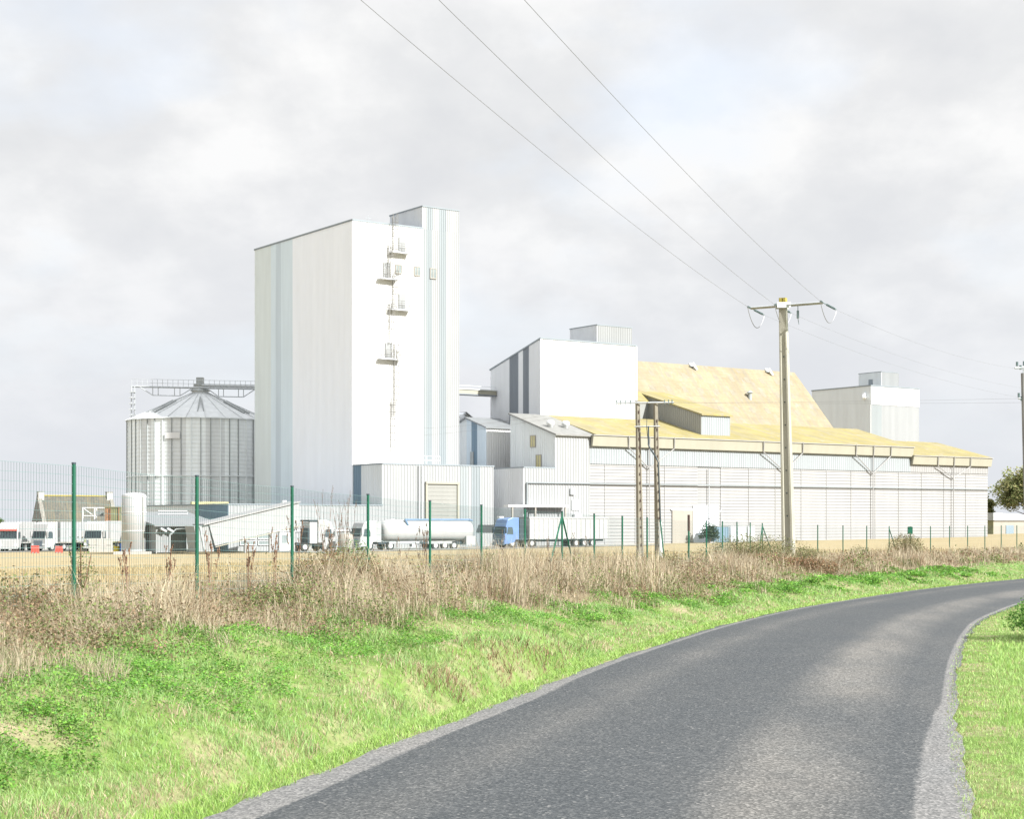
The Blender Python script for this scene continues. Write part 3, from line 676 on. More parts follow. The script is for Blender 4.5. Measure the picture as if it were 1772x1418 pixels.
for k in range(9):                                # climbing holes
    z = zb+1.1+k*.83; t = (z-zb)/(ztp-zb); xx = PX0+lx*t
    c, sn = math.cos(rot1), math.sin(rot1); d = (.36+(.22-.36)*t)/2*.72
    s = MB(PO); s.tube([(xx+sn*d, PY0-c*d, z), (xx+sn*(d+.012), PY0-c*(d+.012), z)], .026, 8); s.build('climbing_hole', M['truckdark'], sh)
cap = shaft('pole_top', M['lichen'], pole, PO, PX0+lx, PY0, ztp-.28, ztp, 0, .268, .262, .218, .214, rot1, .1)
cap['label'] = 'pole top covered in yellow lichen'
def ap(px, py, Y): x, y = at_px(px, Y); return Vector((x, y, EYE+(904-py)/2820*Y))
A0, A1 = ap(1299, 533.5, 60.3), ap(1424, 524, 58.6); AM = A0.lerp(A1, .45); AM.y -= .02
s = MB(PO); dirv = (A1-A0).normalized()
s.tube([A0, A1], .055, 4); s.tube([A0+Vector((0, -.16, 0)), A1+Vector((0, -.16, 0))], .03, 4); arm = s.build('crossarm', M['greysteel'], pole)
s = MB(PO); pc = Vector((PX0+lx, PY0, A0.lerp(A1, .45).z)); s.box(pc.x-.25, pc.y-.22, pc.z-.10, pc.x+.25, pc.y-.16, pc.z+.10); s.box(pc.x-.25, pc.y+.16, pc.z-.10, pc.x+.25, pc.y+.22, pc.z+.10)
s.tube([pc+Vector((-.24, -.2, .02)), pc+Vector((-.24, .2, .02))], .02, 6); s.tube([pc+Vector((.24, -.2, .02)), pc+Vector((.24, .2, .02))], .02, 6)
s.build('clamp', M['galvlight'], pole)
atts = [A0.copy(), A0.lerp(A1, .38), A1.copy()]
LDIR = Vector((-.34, -.94, 0)).normalized(); FDIR = Vector((.80, .60, 0)).normalized()
def insul(p, d, L=.62):
    s = MB(PO); s.tube([p, p+d*L*.25], .018, 5)
    for k in range(7):
        c = p+d*L*(.28+.09*k); s.tube([c, c+d*.028], .042, 8); 
    s.tube([p+d*L*.25, p+d*L], .02, 6)
    s.build('insulator', M['porcelain'], pole); return p+d*L
ends_f = []; ends_b = []
for k, p in enumerate(atts):
    db = (LDIR+Vector((0, 0, -.03))).normalized(); df = (FDIR+Vector((0, 0, -.28))).normalized()
    eb_, ef_ = insul(p, db, .55), insul(p, df, .75); ends_b.append(eb_); ends_f.append(ef_)
    s = MB(PO); pts = []
    for t in np.linspace(0, 1, 14):
        c = eb_.lerp(ef_, t); pts.append((c.x, c.y, c.z-.62*math.sin(math.pi*t)**.8)); 
    s.tube(pts, .012, 5); s.build('jumper', M['wire'], pole)
s = MB(PO); q0 = A0.lerp(A1, .66); s.tube([q0, q0+Vector((0, 0, -.22))], .015, 5); s.tube([q0+Vector((0, 0, -.22)), q0+Vector((0, 0, -.5))], .045, 8); s.tube([q0+Vector((0, 0, -.5)), q0+Vector((.04, 0, -.72))], .012, 5)
s.build('surge_arrester', M['porcelain'], pole)
def wire(p0, p1, sag, label, group, r=.005, zfit=None, n=28):
    s = MB(tuple(p0)); pts = []
    for t in np.linspace(0, 1, n):
        c = Vector(p0).lerp(Vector(p1), t); pts.append((c.x, c.y, c.z-4*sag*t*(1-t)))
    s.tube(pts, r, 5)
    o = s.build('overhead_wire', M['wire'], None); o.location = p0
    tag(o, label, 'cable', group); return o
# span towards the viewer and over the road verge: attaches ~8 m above eye, sags, climbs to the pole behind the camera
for k, (p, lb) in enumerate(zip(ends_b, ('leftmost of three overhead wires leaving the pole top towards the upper left', 'middle one of three overhead wires leaving the pole top to the upper left', 'rightmost of three overhead wires leaving the pole top towards the upper left'))):
    tx = (625, 760, 908)[k]
    tt = ((tx-886)/2820); Yt = 24.2 if k != 1 else 24.0
    top = Vector((tt*Yt, Yt, EYE+904/2820*Yt)); d = top-p
    far = p+d*2.2; far.z = p.z+1.9
    # sag chosen so that the wire passes through `top`
    t = 1/2.2; lin = p.z+(far.z-p.z)*t; sag = (lin-top.z)/(4*t*(1-t))
    wire(p, far, sag, lb, 'high wires towards the viewer')
# far right pole
QX, QY = at_px(1781, 82); qz = g1(QX, QY)
pole2 = empty('utility_pole', (QX, QY, qz), 0, 'dark pole cut by the right picture edge', 'utility pole'); QO = (QX, QY, qz)
s = MB(QO); s.tube([(QX, QY, qz-.4), (QX-.30, QY, EYE+(904-646)/2820*82)], .20, 12, 0, .12); s.build('shaft', M['woodpole'], pole2)
s = MB(QO); qt = ap(1771, 638, 82); s.tube([qt+Vector((-.5, -.2, 0)), qt+Vector((.9, .4, .1))], .05, 4); s.tube([qt, qt+Vector((0, 0, -.5))], .03, 5)
s.tube([ap(1762, 690, 82), ap(1776, 690, 82)], .05, 5); s.build('crossarm', M['greysteel'], pole2)
for px, py in ((1760, 634), (1766, 640), (1772, 633), (1763, 688), (1768, 694)):
    s = MB(QO); c = ap(px, py, 82); s.tube([c, c+Vector((0, 0, .22))], .06, 7); s.build('insulator', M['porcelain'], pole2)
for k, (p, lb, (qx, qy)) in enumerate(zip(ends_f, ('lowest of three faint wires from the tall pole to the right edge', 'middle of three faint wires from the tall pole to the right edge', 'highest of three faint wires from the tall pole to the right edge'), ((1757, 688), (1763, 672), (1768, 640)))):
    wire(p, ap(qx+6, qy, 82), .35, lb, 'high wires to the far right pole', .0035)
# twin concrete poles in the field
TX, TY = at_px(1108, 92); tz = g1(TX, TY); T2X, T2Y = at_px(1140, 92)
twin = empty('twin_pole', (TX, TY, tz), 0, 'pair of weathered perforated concrete poles joined by crossarms in the field', 'utility pole'); TO = (TX, TY, tz)
for (x, y, tp, pyt) in ((TX, TY, 1103.5, 694), (T2X, T2Y, 1134.5, 699)):
    zt = EYE+(904-pyt)/2820*92; dxx = (tp-886)/2820*92-x
    p_ = shaft('pole', M['concretegrey'], twin, TO, x, y, tz-.4, zt, dxx, .36, .20, .30, .18, .45, .2)
    s = MB(TO)
    for k in range(16):
        z = tz+.8+k*.5; t = (z-tz)/(zt-tz)
        if t > .92: break
        xx = x+dxx*t+.085*math.cos(-.9); s.box(xx-.03, y-.19+.05*t, z, xx+.03, y-.15+.05*t, z+.16)
    s.build('slot', M['brownpaint'], p_)
s = MB(TO); s.tube([ap(1066, 698, 91.8), ap(1166, 697, 91.8)], .05, 4); s.build('crossarm', M['greysteel'], twin)
s = MB(TO); s.tube([ap(1098, 739, 91.8), ap(1142, 738, 91.8)], .04, 4); s.build('crossarm', M['greysteel'], twin)
for px in (1067, 1074, 1082, 1091, 1150, 1157, 1163):
    s = MB(TO); c = ap(px, 697.5, 91.8); s.tube([c+Vector((0, 0, -.08)), c+Vector((0, 0, .17))], .035, 7); s.build('insulator', M['porcelain'], twin)
s = MB(TO); s.tube([ap(1122, 738, 91.6), ap(1122, 770, 91.6), ap(1127, 780, 91.6), ap(1134, 790, 91.7), ap(1139, 800, 91.7), ap(1143, 905, 91.7)], .045, 6); s.tube([ap(1120, 696, 91.6), ap(1119, 740, 91.6), ap(1122, 768, 91.6)], .02, 5); s.build('cable', M['truckdark'], twin)
s = MB(TO); s.tube([ap(1142.5, 904, 91.65), ap(1144, 970, 91.65)], .085, 8); s.build('conduit', M['palegrey'], twin)
for k, (qx, qy) in enumerate(((1763, 690), (1768, 697))):
    wire(ap((1157, 1163)[k], 697, 91.8), ap(qx, qy, 82), .05, ('upper', 'lower')[k]+' one of two level low wires from the paired poles to the right edge', 'low wires from the paired poles', .0045)
for k, (qx, qy, Yq) in enumerate(((640, 742, 150), (640, 757, 150))):
    wire(ap((1067, 1082)[k], 698, 91.8), ap(qx, qy, Yq), .5, ('upper', 'lower')[k]+' one of two fine wires from the paired poles across the white facade', 'fine wires across the facades', .006)

# ------------------------------------------------------------------ buildings (site coordinates a,b,z)
ZB = -1.7
def bld(name, a, b, label, cat='building', zb=ZB, rz=TH):
    x, y = W(a, b); return empty(name, (x, y, zb), rz, label, cat), (a, b, zb)
def walls(B, a0, b0, a1, b1, zt, mats, z0=ZB, front=(), left=(), mi=(0, 1, 2, 2), zback=None, pitch=.333, depth=.05):
    """four profiled walls; mi = material index front,left,right,back; zback: top at the rear"""
    zk = zt if zback is None else zback
    B.ribs((a0, b0), (a1, b0), z0, zt, zt, pitch, depth, front, mi[0])
    B.ribs((a0, b1), (a0, b0), z0, zk, zt, pitch, depth, left, mi[1])
    B.ribs((a1, b0), (a1, b1), z0, zt, zk, pitch, depth, (), mi[2])
    B.ribs((a1, b1), (a0, b1), z0, zk, zk, pitch, depth, (), mi[3])
def roofslab(B, a0, b0, a1, b1, zt, zback=None, th=.22, over=.08, mi=0):
    zk = zt if zback is None else zback
    B.prism_x([(b0-over, zt), (b1+over, zk), (b1+over, zk+th), (b0-over, zt+th)], a0-over, a1+over, mi)

# main tower
root, O = bld('silo_tower', 102.6, 181.3, 'tallest windowless white metal tower with pale blue stripes and a caged ladder', 'industrial tower')
B = MB(O)
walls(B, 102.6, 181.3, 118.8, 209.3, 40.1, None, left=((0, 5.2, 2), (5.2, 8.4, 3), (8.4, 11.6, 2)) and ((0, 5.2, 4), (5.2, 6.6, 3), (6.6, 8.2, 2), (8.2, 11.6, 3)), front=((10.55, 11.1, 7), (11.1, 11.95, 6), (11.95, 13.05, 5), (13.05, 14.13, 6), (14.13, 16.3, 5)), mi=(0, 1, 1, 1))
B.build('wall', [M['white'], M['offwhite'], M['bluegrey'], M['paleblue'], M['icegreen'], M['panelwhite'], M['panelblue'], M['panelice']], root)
B = MB(O); roofslab(B, 102.6, 181.3, 113.05, 209.3, 40.1); roofslab(B, 113.2, 190.0, 118.8, 209.3, 40.1); B.build('roof', M['coping'], root)
B = MB(O)
B.ribs((113.1, 181.33), (118.8, 181.33), 40.1, 43.05, 43.05, .333, .05, ((0, .6, 0), (.6, 1.45, 1), (2.55, 3.63, 1)), 0)
B.ribs((113.1, 189.7), (113.1, 181.33), 40.3, 43.05, 43.05, .333, .05, (), 2); B.ribs((118.8, 181.33), (118.8, 189.7), 40.1, 43.05, 43.05, .333, .05, (), 2); B.ribs((118.8, 189.7), (113.1, 189.7), 40.3, 43.05, 43.05, .333, .05, (), 2)
h_ = B.build('lift_head', [M['panelwhite'], M['panelblue'], M['midgrey'], M['bluegrey']], root)
B = MB(O); roofslab(B, 113.1, 181.33, 118.8, 189.7, 43.05, None, .16); B.build('roof', M['coping'], h_)
B = MB(O)
for a0, z0, a1, z1 in ((108.95, 34.0, 109.75, 35.0), (111.8, 33.95, 112.6, 35.0), (114.25, 33.8, 115.05, 35.0)):
    w = MB(O)
    for (x0, zz0, x1, zz1) in ((a0-.1, z0-.1, a1+.1, z0), (a0-.1, z1, a1+.1, z1+.1), (a0-.1, z0, a0, z1), (a1, z0, a1+.1, z1)): w.box(x0, 181.13, zz0, x1, 181.24, zz1)
    f_ = w.build('window', M['cream'], root)
    w = MB(O); w.box(a0, 181.17, z0, a1, 181.22, z1); w.box(a0+.32, 181.13, z0, a0+.4, 181.17, z1, 1); w.build('pane', [M['windowpale'], M['cream']], f_)
def ladder(a, z0, z1, b=181.2, off=.55):
    s = MB(O)
    for sx in (-.22, .22): s.box(a+sx-.025, b-off+.3, z0, a+sx+.025, b-off+.36, z1)
    z = z0+.2
    while z < z1: s.box(a-.22, b-off+.31, z, a+.22, b-off+.34, z+.03); z += .3
    z = z0+2.0
    while z < z1:
        s.tube([(a-.36, b-off+.33, z), (a-.36, b-off-.15, z), (a-.15, b-off-.42, z), (a+.15, b-off-.42, z), (a+.36, b-off-.15, z), (a+.36, b-off+.33, z)], .03, 4); z += .9
    for sx, oy in ((-.36, -.1), (0, -.42), (.36, -.1)): s.box(a+sx-.02, b-off+oy-.02, min(z0+2, z1), a+sx+.02, b-off+oy+.02, z1+.3)
    s.build('ladder', M['railmetal'], root)
for a, z0, z1 in ((108.5, 36.6, 41.2), (107.8, 33.1, 37.6), (108.5, 29.1, 33.6), (107.95, 24.6, 30.0), (108.65, 15.4, 24.8), (108.15, 9.4, 17.2)): ladder(a, z0, z1)
for a0, a1, z, dx in ((107.95, 110.7, 36.6, .9), (106.2, 108.9, 33.05, -.4), (107.8, 110.85, 29.2, .9), (106.2, 109.4, 22.75, -.4)):
    s = MB(O); s.box(a0, 180.3, z-.12, a1, 181.18, z, 0)
    for t in np.linspace(0, 1, 5):
        x = a0+.04+(a1-a0-.08)*t; s.tube([(x, 180.34, z), (x, 180.34, z+1.1)], .03, 4, 1)
    for y0, y1 in ((180.34, 181.15),):
        for x in (a0+.04, a1-.04):
            for zz in (.55, 1.1): s.tube([(x, y0, z+zz), (x, y1, z+zz)], .03, 4, 1)
    for zz in (.3, .55, .8, 1.1): s.tube([(a0, 180.34, z+zz), (a1, 180.34, z+zz)], .03, 4, 1)
    cx = (a0+a1)/2+dx*.4-.3; s.box(cx, 181.12, z+.02, cx+.95, 181.22, z+2.1, 2)
    s.build('landing', [M['midgrey'], M['railmetal'], M['boxwhite']], root)
B = MB(O)
B.tube([(105.6, 182.5, 40.3), (105.6, 182.5, 41.3)], .04, 5); B.tube([(105.2, 182.5, 40.9), (106., 182.5, 40.9)], .03, 4); B.build('aerial', M['greysteel'], root)

# front annex of the tower
root, O = bld('loading_annex', 102.6, 173.8, 'low white ribbed annex with a tall roller door at the tower foot')
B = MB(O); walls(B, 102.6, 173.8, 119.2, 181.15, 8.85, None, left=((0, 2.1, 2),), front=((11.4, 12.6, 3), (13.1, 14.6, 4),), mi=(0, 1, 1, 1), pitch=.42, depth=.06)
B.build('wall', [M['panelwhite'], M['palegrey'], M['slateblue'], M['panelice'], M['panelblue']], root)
B = MB(O); roofslab(B, 102.6, 173.8, 119.2, 181.1, 8.85, None, .16); B.build('roof', M['coping'], root)
B = MB(O); B.box(108.96, 173.66, ZB, 113.45, 173.72, 6.5)
for k in range(16): B.box(108.96, 173.63, -1.5+k*.5, 113.45, 173.66, -1.47+k*.5)
d_ = B.build('roller_door', M['doorgrey'], root)
B = MB(O); B.box(108.72, 173.5, ZB, 108.96, 173.73, 6.5); B.box(113.45, 173.5, ZB, 113.72, 173.73, 6.5); B.box(108.72, 173.45, 6.5, 113.72, 173.73, 6.78); B.build('door_frame', M['beige'], d_)
B = MB(O); B.tube([(107.77, 173.6, -1), (107.77, 173.6, 8.8)], .08, 6); B.tube([(108.2, 173.62, -1), (108.2, 173.62, 8.8)], .05, 6); B.build('downpipe', M['palegrey'], root)
B = MB(O)
for z in (9.5, 10.05): B.tube([(103.5, 174.6, z), (111.5, 174.6, z)], .03, 4)
for a in np.arange(103.5, 111.6, 1.): B.tube([(a, 174.6, 9), (a, 174.6, 10.05)], .03, 4)
B.build('handrail', M['galvlight'], root)

# low block left of the tower
root, O = bld('low_block', 81.8, 173.7, 'long low white block with office windows beside the sloping gallery')
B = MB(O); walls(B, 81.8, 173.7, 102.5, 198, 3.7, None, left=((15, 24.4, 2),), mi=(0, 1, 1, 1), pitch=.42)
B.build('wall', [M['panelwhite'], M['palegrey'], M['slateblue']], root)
B = MB(O); roofslab(B, 81.8, 173.7, 102.45, 198, 3.7, None, .16); B.build('roof', M['coping'], root)
B = MB(O); B.box(82.6, 173.5, .55, 101.5, 173.6, .75); B.build('ledge', M['midgrey'], root)
for a0, a1, z0, z1 in ((83.2, 85.3, -.3, .5), (85.5, 87.4, -.3, .5), (83.2, 85.3, -1., -.45), (85.5, 87.4, -1., -.45), (92.6, 95.2, -1., .4), (97, 99, -1., .4)):
    w = MB(O); w.box(a0, 173.5, z0, a1, 173.62, z0+.07); w.box(a0, 173.5, z1-.07, a1, 173.62, z1); w.box(a0, 173.5, z0+.07, a0+.07, 173.62, z1-.07); w.box(a1-.07, 173.5, z0+.07, a1, 173.62, z1-.07)
    f_ = w.build('window', M['white'], root); w = MB(O); w.box(a0+.07, 173.55, z0+.07, a1-.07, 173.6, z1-.07); w.build('pane', M['windowpale'], f_)
B = MB(O); B.box(88.3, 173.5, ZB, 89.7, 173.62, .45); d_ = B.build('door', M['white'], root); B = MB(O); B.box(88.6, 173.47, -.8, 89.4, 173.5, .2); B.build('pane', M['windowpale'], d_)
B = MB(O); B.box(84.5, 190, 3.86, 89.5, 190.5, 4.25); B.build('duct', M['yellowglass'], root)
B = MB(O); B.box(90, 176, 3.86, 90.5, 176.5, 4.3); B.build('roof_box', M['white'], root)

# hopper house + sloping gallery
root, O = bld('hopper_house', 72.0, 171.5, 'small grey intake shed with a dark opening and blue lean-to roof')
B = MB(O); B.ribs((72, 171.5), (73.6, 171.5), ZB, 1.2, 1.2); B.ribs((75.6, 171.5), (76.9, 171.5), ZB, 1.2, 1.2); B.ribs((72, 179), (72, 171.5), ZB, 2.4, 1.2); B.ribs((76.9, 171.5), (76.9, 179), ZB, 1.2, 2.4)
B.box(72.1, 174.5, ZB, 76.8, 174.6, 1.3, 1); B.build('wall', [M['boxwhite'], M['midgrey']], root)
B = MB(O); B.prism_x([(171.0, 1.2), (181, 2.75), (181, 2.9), (171.0, 1.38)], 71.6, 80.0); B.build('roof', M['roofpale'], root)
B = MB(O); B.box(73.5, 171.35, ZB, 73.65, 171.45, 1.1); B.box(75.55, 171.35, ZB, 75.7, 171.45, 1.1); B.tube([(73.7, 171.4, .3), (74.3, 171.4, .9), (75.5, 171.4, 1.02)], .09, 5); B.build('opening_frame', M['galvdark'], root)
for k in range(2): B = MB(O); B.prism_y([(72.2+k*.75, .9), (72.9+k*.75, .55), (72.98+k*.75, .75), (72.3+k*.75, 1.1)], 170.7, 171.3); B.build('floodlight', M['greysteel'], root)
B = MB(O); B.tube([(75.2, 178.5, 2.3), (75.2, 178.5, 3.0), (78.8, 178.5, 3.0), (78.8, 178.5, 2.6)], .05, 5); B.tube([(75.2, 178.5, 2.65), (78.8, 178.5, 2.65)], .03, 5); B.build('handrail', M['galvlight'], root)
root, O = bld('conveyor_gallery', 73.8, 163.0, 'white sloping conveyor gallery climbing to the right behind the second fence post', 'conveyor', .0)
B = MB(O); slope = .219
def gz(a): return 1.43+(a-74.5)*slope
B.prism_y([(74.5, gz(74.5)), (85.4, gz(85.4)), (85.4, gz(85.4)-2.45), (75.2, -.88)], 163.0, 165.6); B.build('casing', M['panelwhite'], root)
B = MB(O); B.prism_y([(73.8, gz(73.8)+.06), (85.45, gz(85.45)+.07), (85.45, gz(85.45)+.22), (73.8, gz(73.8)+.22)], 162.8, 165.8); B.build('roof', M['slat'], root)
B = MB(O); B.prism_y([(75.2, -.95), (85.4, gz(85.4)-2.52), (85.4, gz(85.4)-2.62), (75.2, -1.05)], 162.9, 163.0); B.build('rail', M['beige'], root)
B = MB(O); B.prism_y([(72.8, 1.25), (74.45, 1.38), (75.15, -1.5), (73.2, -1.5)], 163.15, 165.5); B.prism_y([(73.4, 1.2), (73.6, 1.2), (74.15, -1.5), (73.95, -1.5)], 163.05, 163.15, 1); B.build('intake_box', [M['boxwhite'], M['galvdark']], root)
for a in (79, 82, 85): B = MB(O); B.box(a, 163.6, -1.7, a+.2, 163.8, gz(a)-2.55); B.build('support_leg', M['slat'], root)

# gabled blue-grey shed and beige roof between the towers
root, O = bld('gabled_shed', 125.0, 184.0, 'small blue grey gabled shed between the tall tower and the middle block')
B = MB(O); 
B.ribs((125, 193.8), (125, 188.9), 0, 14.6, 16.1, .4, .05, (), 0); B.ribs((125, 188.9), (125, 184), 0, 16.1, 14.6, .4, .05, ((1.3, 2.6, 1),), 2); B.ribs((125, 184), (130.5, 184), 0, 14.6, 14.6, .4, .05, (), 3); B.box(125.1, 184.1, 0, 130.5, 193.7, 14.4, 3)
B.build('wall', [M['palegrey'], M['slateblue'], M['bluegrey'], M['white']], root)
B = MB(O); B.prism_x([(183.7, 14.5), (188.9, 16.1), (194.1, 14.5), (194.1, 14.7), (188.9, 16.3), (183.7, 14.7)], 124.7, 130.5); B.build('roof', M['roofpale'], root)
B = MB(O); B.box(124.85, 187.0, 9.5, 124.93, 187.8, 11.4); B.build('door', M['galvdark'], root)
root, O = bld('flat_annex', 128, 196, 'beige flat roofed annex with two raised hatches behind the gabled shed')
B = MB(O); walls(B, 126.5, 196, 140, 206, 15.3, None, mi=(0, 0, 0, 0)); B.build('wall', M['boxwhite'], root)
B = MB(O); B.box(126.2, 195.6, 15.3, 140.2, 206.2, 15.9); B.build('roof', M['beige'], root)
for a in (127.4, 129.7):
    w = MB(O); w.prism_y([(a, 15.9), (a+1.7, 15.9), (a+1.7, 16.7), (a+.3, 17.6), (a, 17.3)], 197, 198.6); h_ = w.build('roof_hatch', M['offwhite'], root)
    w = MB(O); w.prism_y([(a+.5, 17.60), (a+1.72, 16.80), (a+1.78, 16.88), (a+.56, 17.70)], 196.9, 198.5); w.add([(a+.15, 196.93, 17.35), (a+.75, 196.93, 17.35), (a+1.55, 196.93, 16.5), (a+.95, 196.93, 16.5)], [(0, 3, 2, 1)]); w.build('louvre', M['darkgrey'], h_)
root, O = bld('conveyor_bridge', 118.9, 192, 'slim enclosed conveyor bridge joining the tall tower and the middle block', 'conveyor', 19.6)
B = MB(O); B.box(118.9, 191.0, 19.75, 131.5, 192.4, 20.35); B.build('casing', M['beige'], root)
B = MB(O); B.box(118.9, 190.85, 20.35, 131.5, 192.5, 20.5); B.tube([(118.9, 191.2, 20.9), (131.5, 191.2, 20.9)], .04, 4); B.build('top_cover', M['palegrey'], root)
B = MB(O); B.box(118.9, 190.9, 19.6, 131.5, 192.4, 19.75); B.build('bottom_flange', M['slate'], root)

# middle block with mono-pitch roof
root, O = bld('feed_mill', 131.6, 180.5, 'middle white block with grey side and two charcoal stripes, roof box on top', 'industrial building')
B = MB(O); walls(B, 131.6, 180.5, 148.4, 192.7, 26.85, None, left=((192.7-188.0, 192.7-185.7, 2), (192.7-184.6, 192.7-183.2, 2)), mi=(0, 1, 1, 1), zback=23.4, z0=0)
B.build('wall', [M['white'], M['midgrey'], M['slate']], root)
B = MB(O); roofslab(B, 131.6, 180.5, 148.4, 192.7, 26.85, 23.4, .2, .12); B.build('roof', M['coping'], root)
B = MB(O); walls(B, 142.0, 181.2, 148.3, 187.6, 29.5, None, mi=(0, 1, 1, 1), z0=25.0); h_ = B.build('roof_box', [M['boxwhite'], M['midgrey']], root)
B = MB(O); roofslab(B, 142.0, 181.2, 148.3, 187.6, 29.5, None, .14, .06); B.build('roof', M['coping'], h_)
B = MB(O); B.box(131.45, 180.3, 0, 131.62, 180.46, 26.8); B.box(148.3, 180.3, 0, 148.55, 180.46, 26.8); B.build('corner_trim', M['palegrey'], root)

# low lean-to and mono-pitch annex in front of it
root, O = bld('side_annex', 121.3, 170.0, 'low ribbed annex with dark grey side right of the roller door annex')
B = MB(O); walls(B, 121.3, 170, 126.35, 191.5, 8.65, None, mi=(0, 1, 1, 1), pitch=.42, depth=.07); B.build('wall', [M['panelwhite'], M['midgrey']], root)
B = MB(O); roofslab(B, 121.3, 170, 126.35, 191.5, 8.65, None, .16, .05); B.build('roof', M['coping'], root)
B = MB(O); B.box(118.0, 168.7, 3.6, 127.5, 169.85, 3.9); B.build('canopy', M['white'], root)
for a in (118.6, 122.2, 127.0):
    B = MB(O); B.box(a, 168.8, -1.6, a+.2, 169.0, 3.6); B.build('canopy_post', M['cream'], root)
root, O = bld('monopitch_annex', 126.4, 170.0, 'grey sided annex with sloping roof, two yellow windows and two roof vents')
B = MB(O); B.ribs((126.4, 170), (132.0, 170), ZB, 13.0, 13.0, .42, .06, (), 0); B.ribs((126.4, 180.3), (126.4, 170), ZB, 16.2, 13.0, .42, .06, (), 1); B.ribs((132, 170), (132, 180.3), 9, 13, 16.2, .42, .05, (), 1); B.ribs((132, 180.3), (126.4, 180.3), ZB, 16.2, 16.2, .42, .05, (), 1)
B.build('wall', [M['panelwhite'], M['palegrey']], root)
B = MB(O); B.prism_x([(169.6, 12.95), (180.4, 16.25), (180.4, 16.45), (169.6, 13.15)], 126.1, 132.6); B.build('roof', M['roofgrey'], root)
for b0, b1, z0, z1 in ((174.5, 175.5, 11.7, 13.1), (173.2, 174.2, 8.95, 10.5)):
    w = MB(O); w.box(126.27, b0-.1, z0-.1, 126.34, b1+.1, z0); w.box(126.27, b0-.1, z1, 126.34, b1+.1, z1+.1); w.box(126.27, b0-.1, z0, 126.34, b0, z1); w.box(126.27, b1, z0, 126.34, b1+.1, z1)
    f_ = w.build('window', M['cream'], root); w = MB(O); w.box(126.30, b0, z0, 126.34, b1, z1); w.box(126.27, (b0+b1)/2-.04, z0, 126.3, (b0+b1)/2+.04, z1, 1); w.build('pane', [M['yellowglass'], M['beige']], f_)
for a in (127.9, 130.4):
    w = MB(O); w.lathe(a, 173.2, [(.34, 13.6), (.34, 14.5), (.55, 14.6), (.55, 14.95), (.3, 15.15)], 14); w.build('roof_vent', M['galvlight'], root, True)
B = MB(O)
for a0, z0, a1, z1, d in ((128.6, 5.3, 129.3, 6.1, .3), (128.9, 3.3, 130.2, 4.6, .12), (129.1, 2.0, 130.2, 2.7, .5), (129.1, .6, 130.0, 1.5, .3)): B.box(a0, 170-d-.06, z0, a1, 169.93, z1)
B.build('wall_vent', M['palegrey'], root)

# big long shed with slatted front
root, O = bld('slatted_shed', 132.1, 170.0, 'long white slatted storage shed with beige gutters and mossy yellow low roof', 'shed')
B = MB(O); B.box(132.05, 170.14, ZB-.5, 212.6, 171, 9.6, 0)
z = -1.45; 
while z < 9.3:
    pr = [(170.26, z), (170.07, z+.012), (170.04, z+.04), (170.065, z+.40), (170.085, z+.425), (170.26, z+.425)]; B.prism_x(pr, 132.0, 150.9); B.prism_x(pr, 155.2, 212.7)
    B.prism_x([(y+.09, q) for y, q in pr], 150.9, 155.2, 1); z += .44
B.box(212.6, 170.1, ZB-.5, 212.7, 186, 11.5, 0); B.build('slatted_wall', [M['slat'], M['slatgrey']], root)
for a in np.arange(134.5, 212, 5.2):
    if not 148 < a < 156: B = MB(O); B.box(a, 169.99, -1.5, a+.1, 170.06, 9.4); B.build('wall_post', M['slat'], root)
B = MB(O); B.ribs((132.0, 169.95), (194.4, 169.95), 9.4, 13.0, 13.0, .42, .05); B.ribs((194.4, 169.95), (212.7, 169.95), 9.4, 11.8, 11.8, .42, .05, (), 1); B.build('upper_cladding', [M['iceblue'], M['slat']], root)
B = MB(O); B.prism_x([(169.75, 11.7), (169.45, 11.75), (169.2, 13.15), (169.75, 13.2)], 132.0, 194.3); B.prism_x([(169.75, 10.55), (169.45, 10.6), (169.2, 11.9), (169.75, 11.95)], 194.3, 212.9); B.build('fascia', M['beige'], root)
B = MB(O); B.box(131.9, 169.05, 13.13, 194.4, 169.44, 13.24); B.box(194.2, 169.05, 11.88, 213.0, 169.44, 11.98); B.build('gutter', M['slat'], root)
B = MB(O); B.tube([(121.6, 169.75, 6.75), (213, 169.75, 6.95)], .09, 6); B.tube([(121.6, 169.75, 6.75), (121.6, 169.75, -1)], .09, 6); B.build('wall_pipe', M['panelblue'], root)
def downpipes(aL, am, aR, aR2, zt, zj):
    s = MB(O)
    for a in ([aL, am, aR] if aR2 is None else [aL, am, aR, aR2]): s.tube([(a-.25, 169.0, zt), (a, 169.38, zt-1.5)], .08, 6)
    for a in (aL, aR if aR2 is None else aR2): s.tube([(a, 169.4, zt-1.5), (am+.2, 169.7, zj)], .075, 6)
    s.tube([(am+.2, 169.65, zt-1.5), (am+.2, 169.65, -1)], .075, 6); s.build('downpipe', M['slat'], root)
downpipes(138.1, 141.7, 146.1, None, 13.2, 9.0); downpipes(162.8, 167., 170.6, None, 13.2, 9.0); downpipes(181.7, 185.5, 189.3, None, 13.2, 9.0); downpipes(200., 203.8, 207.7, None, 11.95, 8.6)
B = MB(O); B.prism_x([(169.45, 13.30), (181, 16.55), (186.5, 16.55), (186.5, 12.9), (170.2, 12.9), (169.45, 13.15)], 132.6, 194.4); B.prism_x([(169.45, 12.04), (180.6, 14.9), (186.5, 14.9), (186.5, 11.6), (170.2, 11.6), (169.45, 11.9)], 194.42, 213.0); B.build('roof', M['roofmoss'], root)
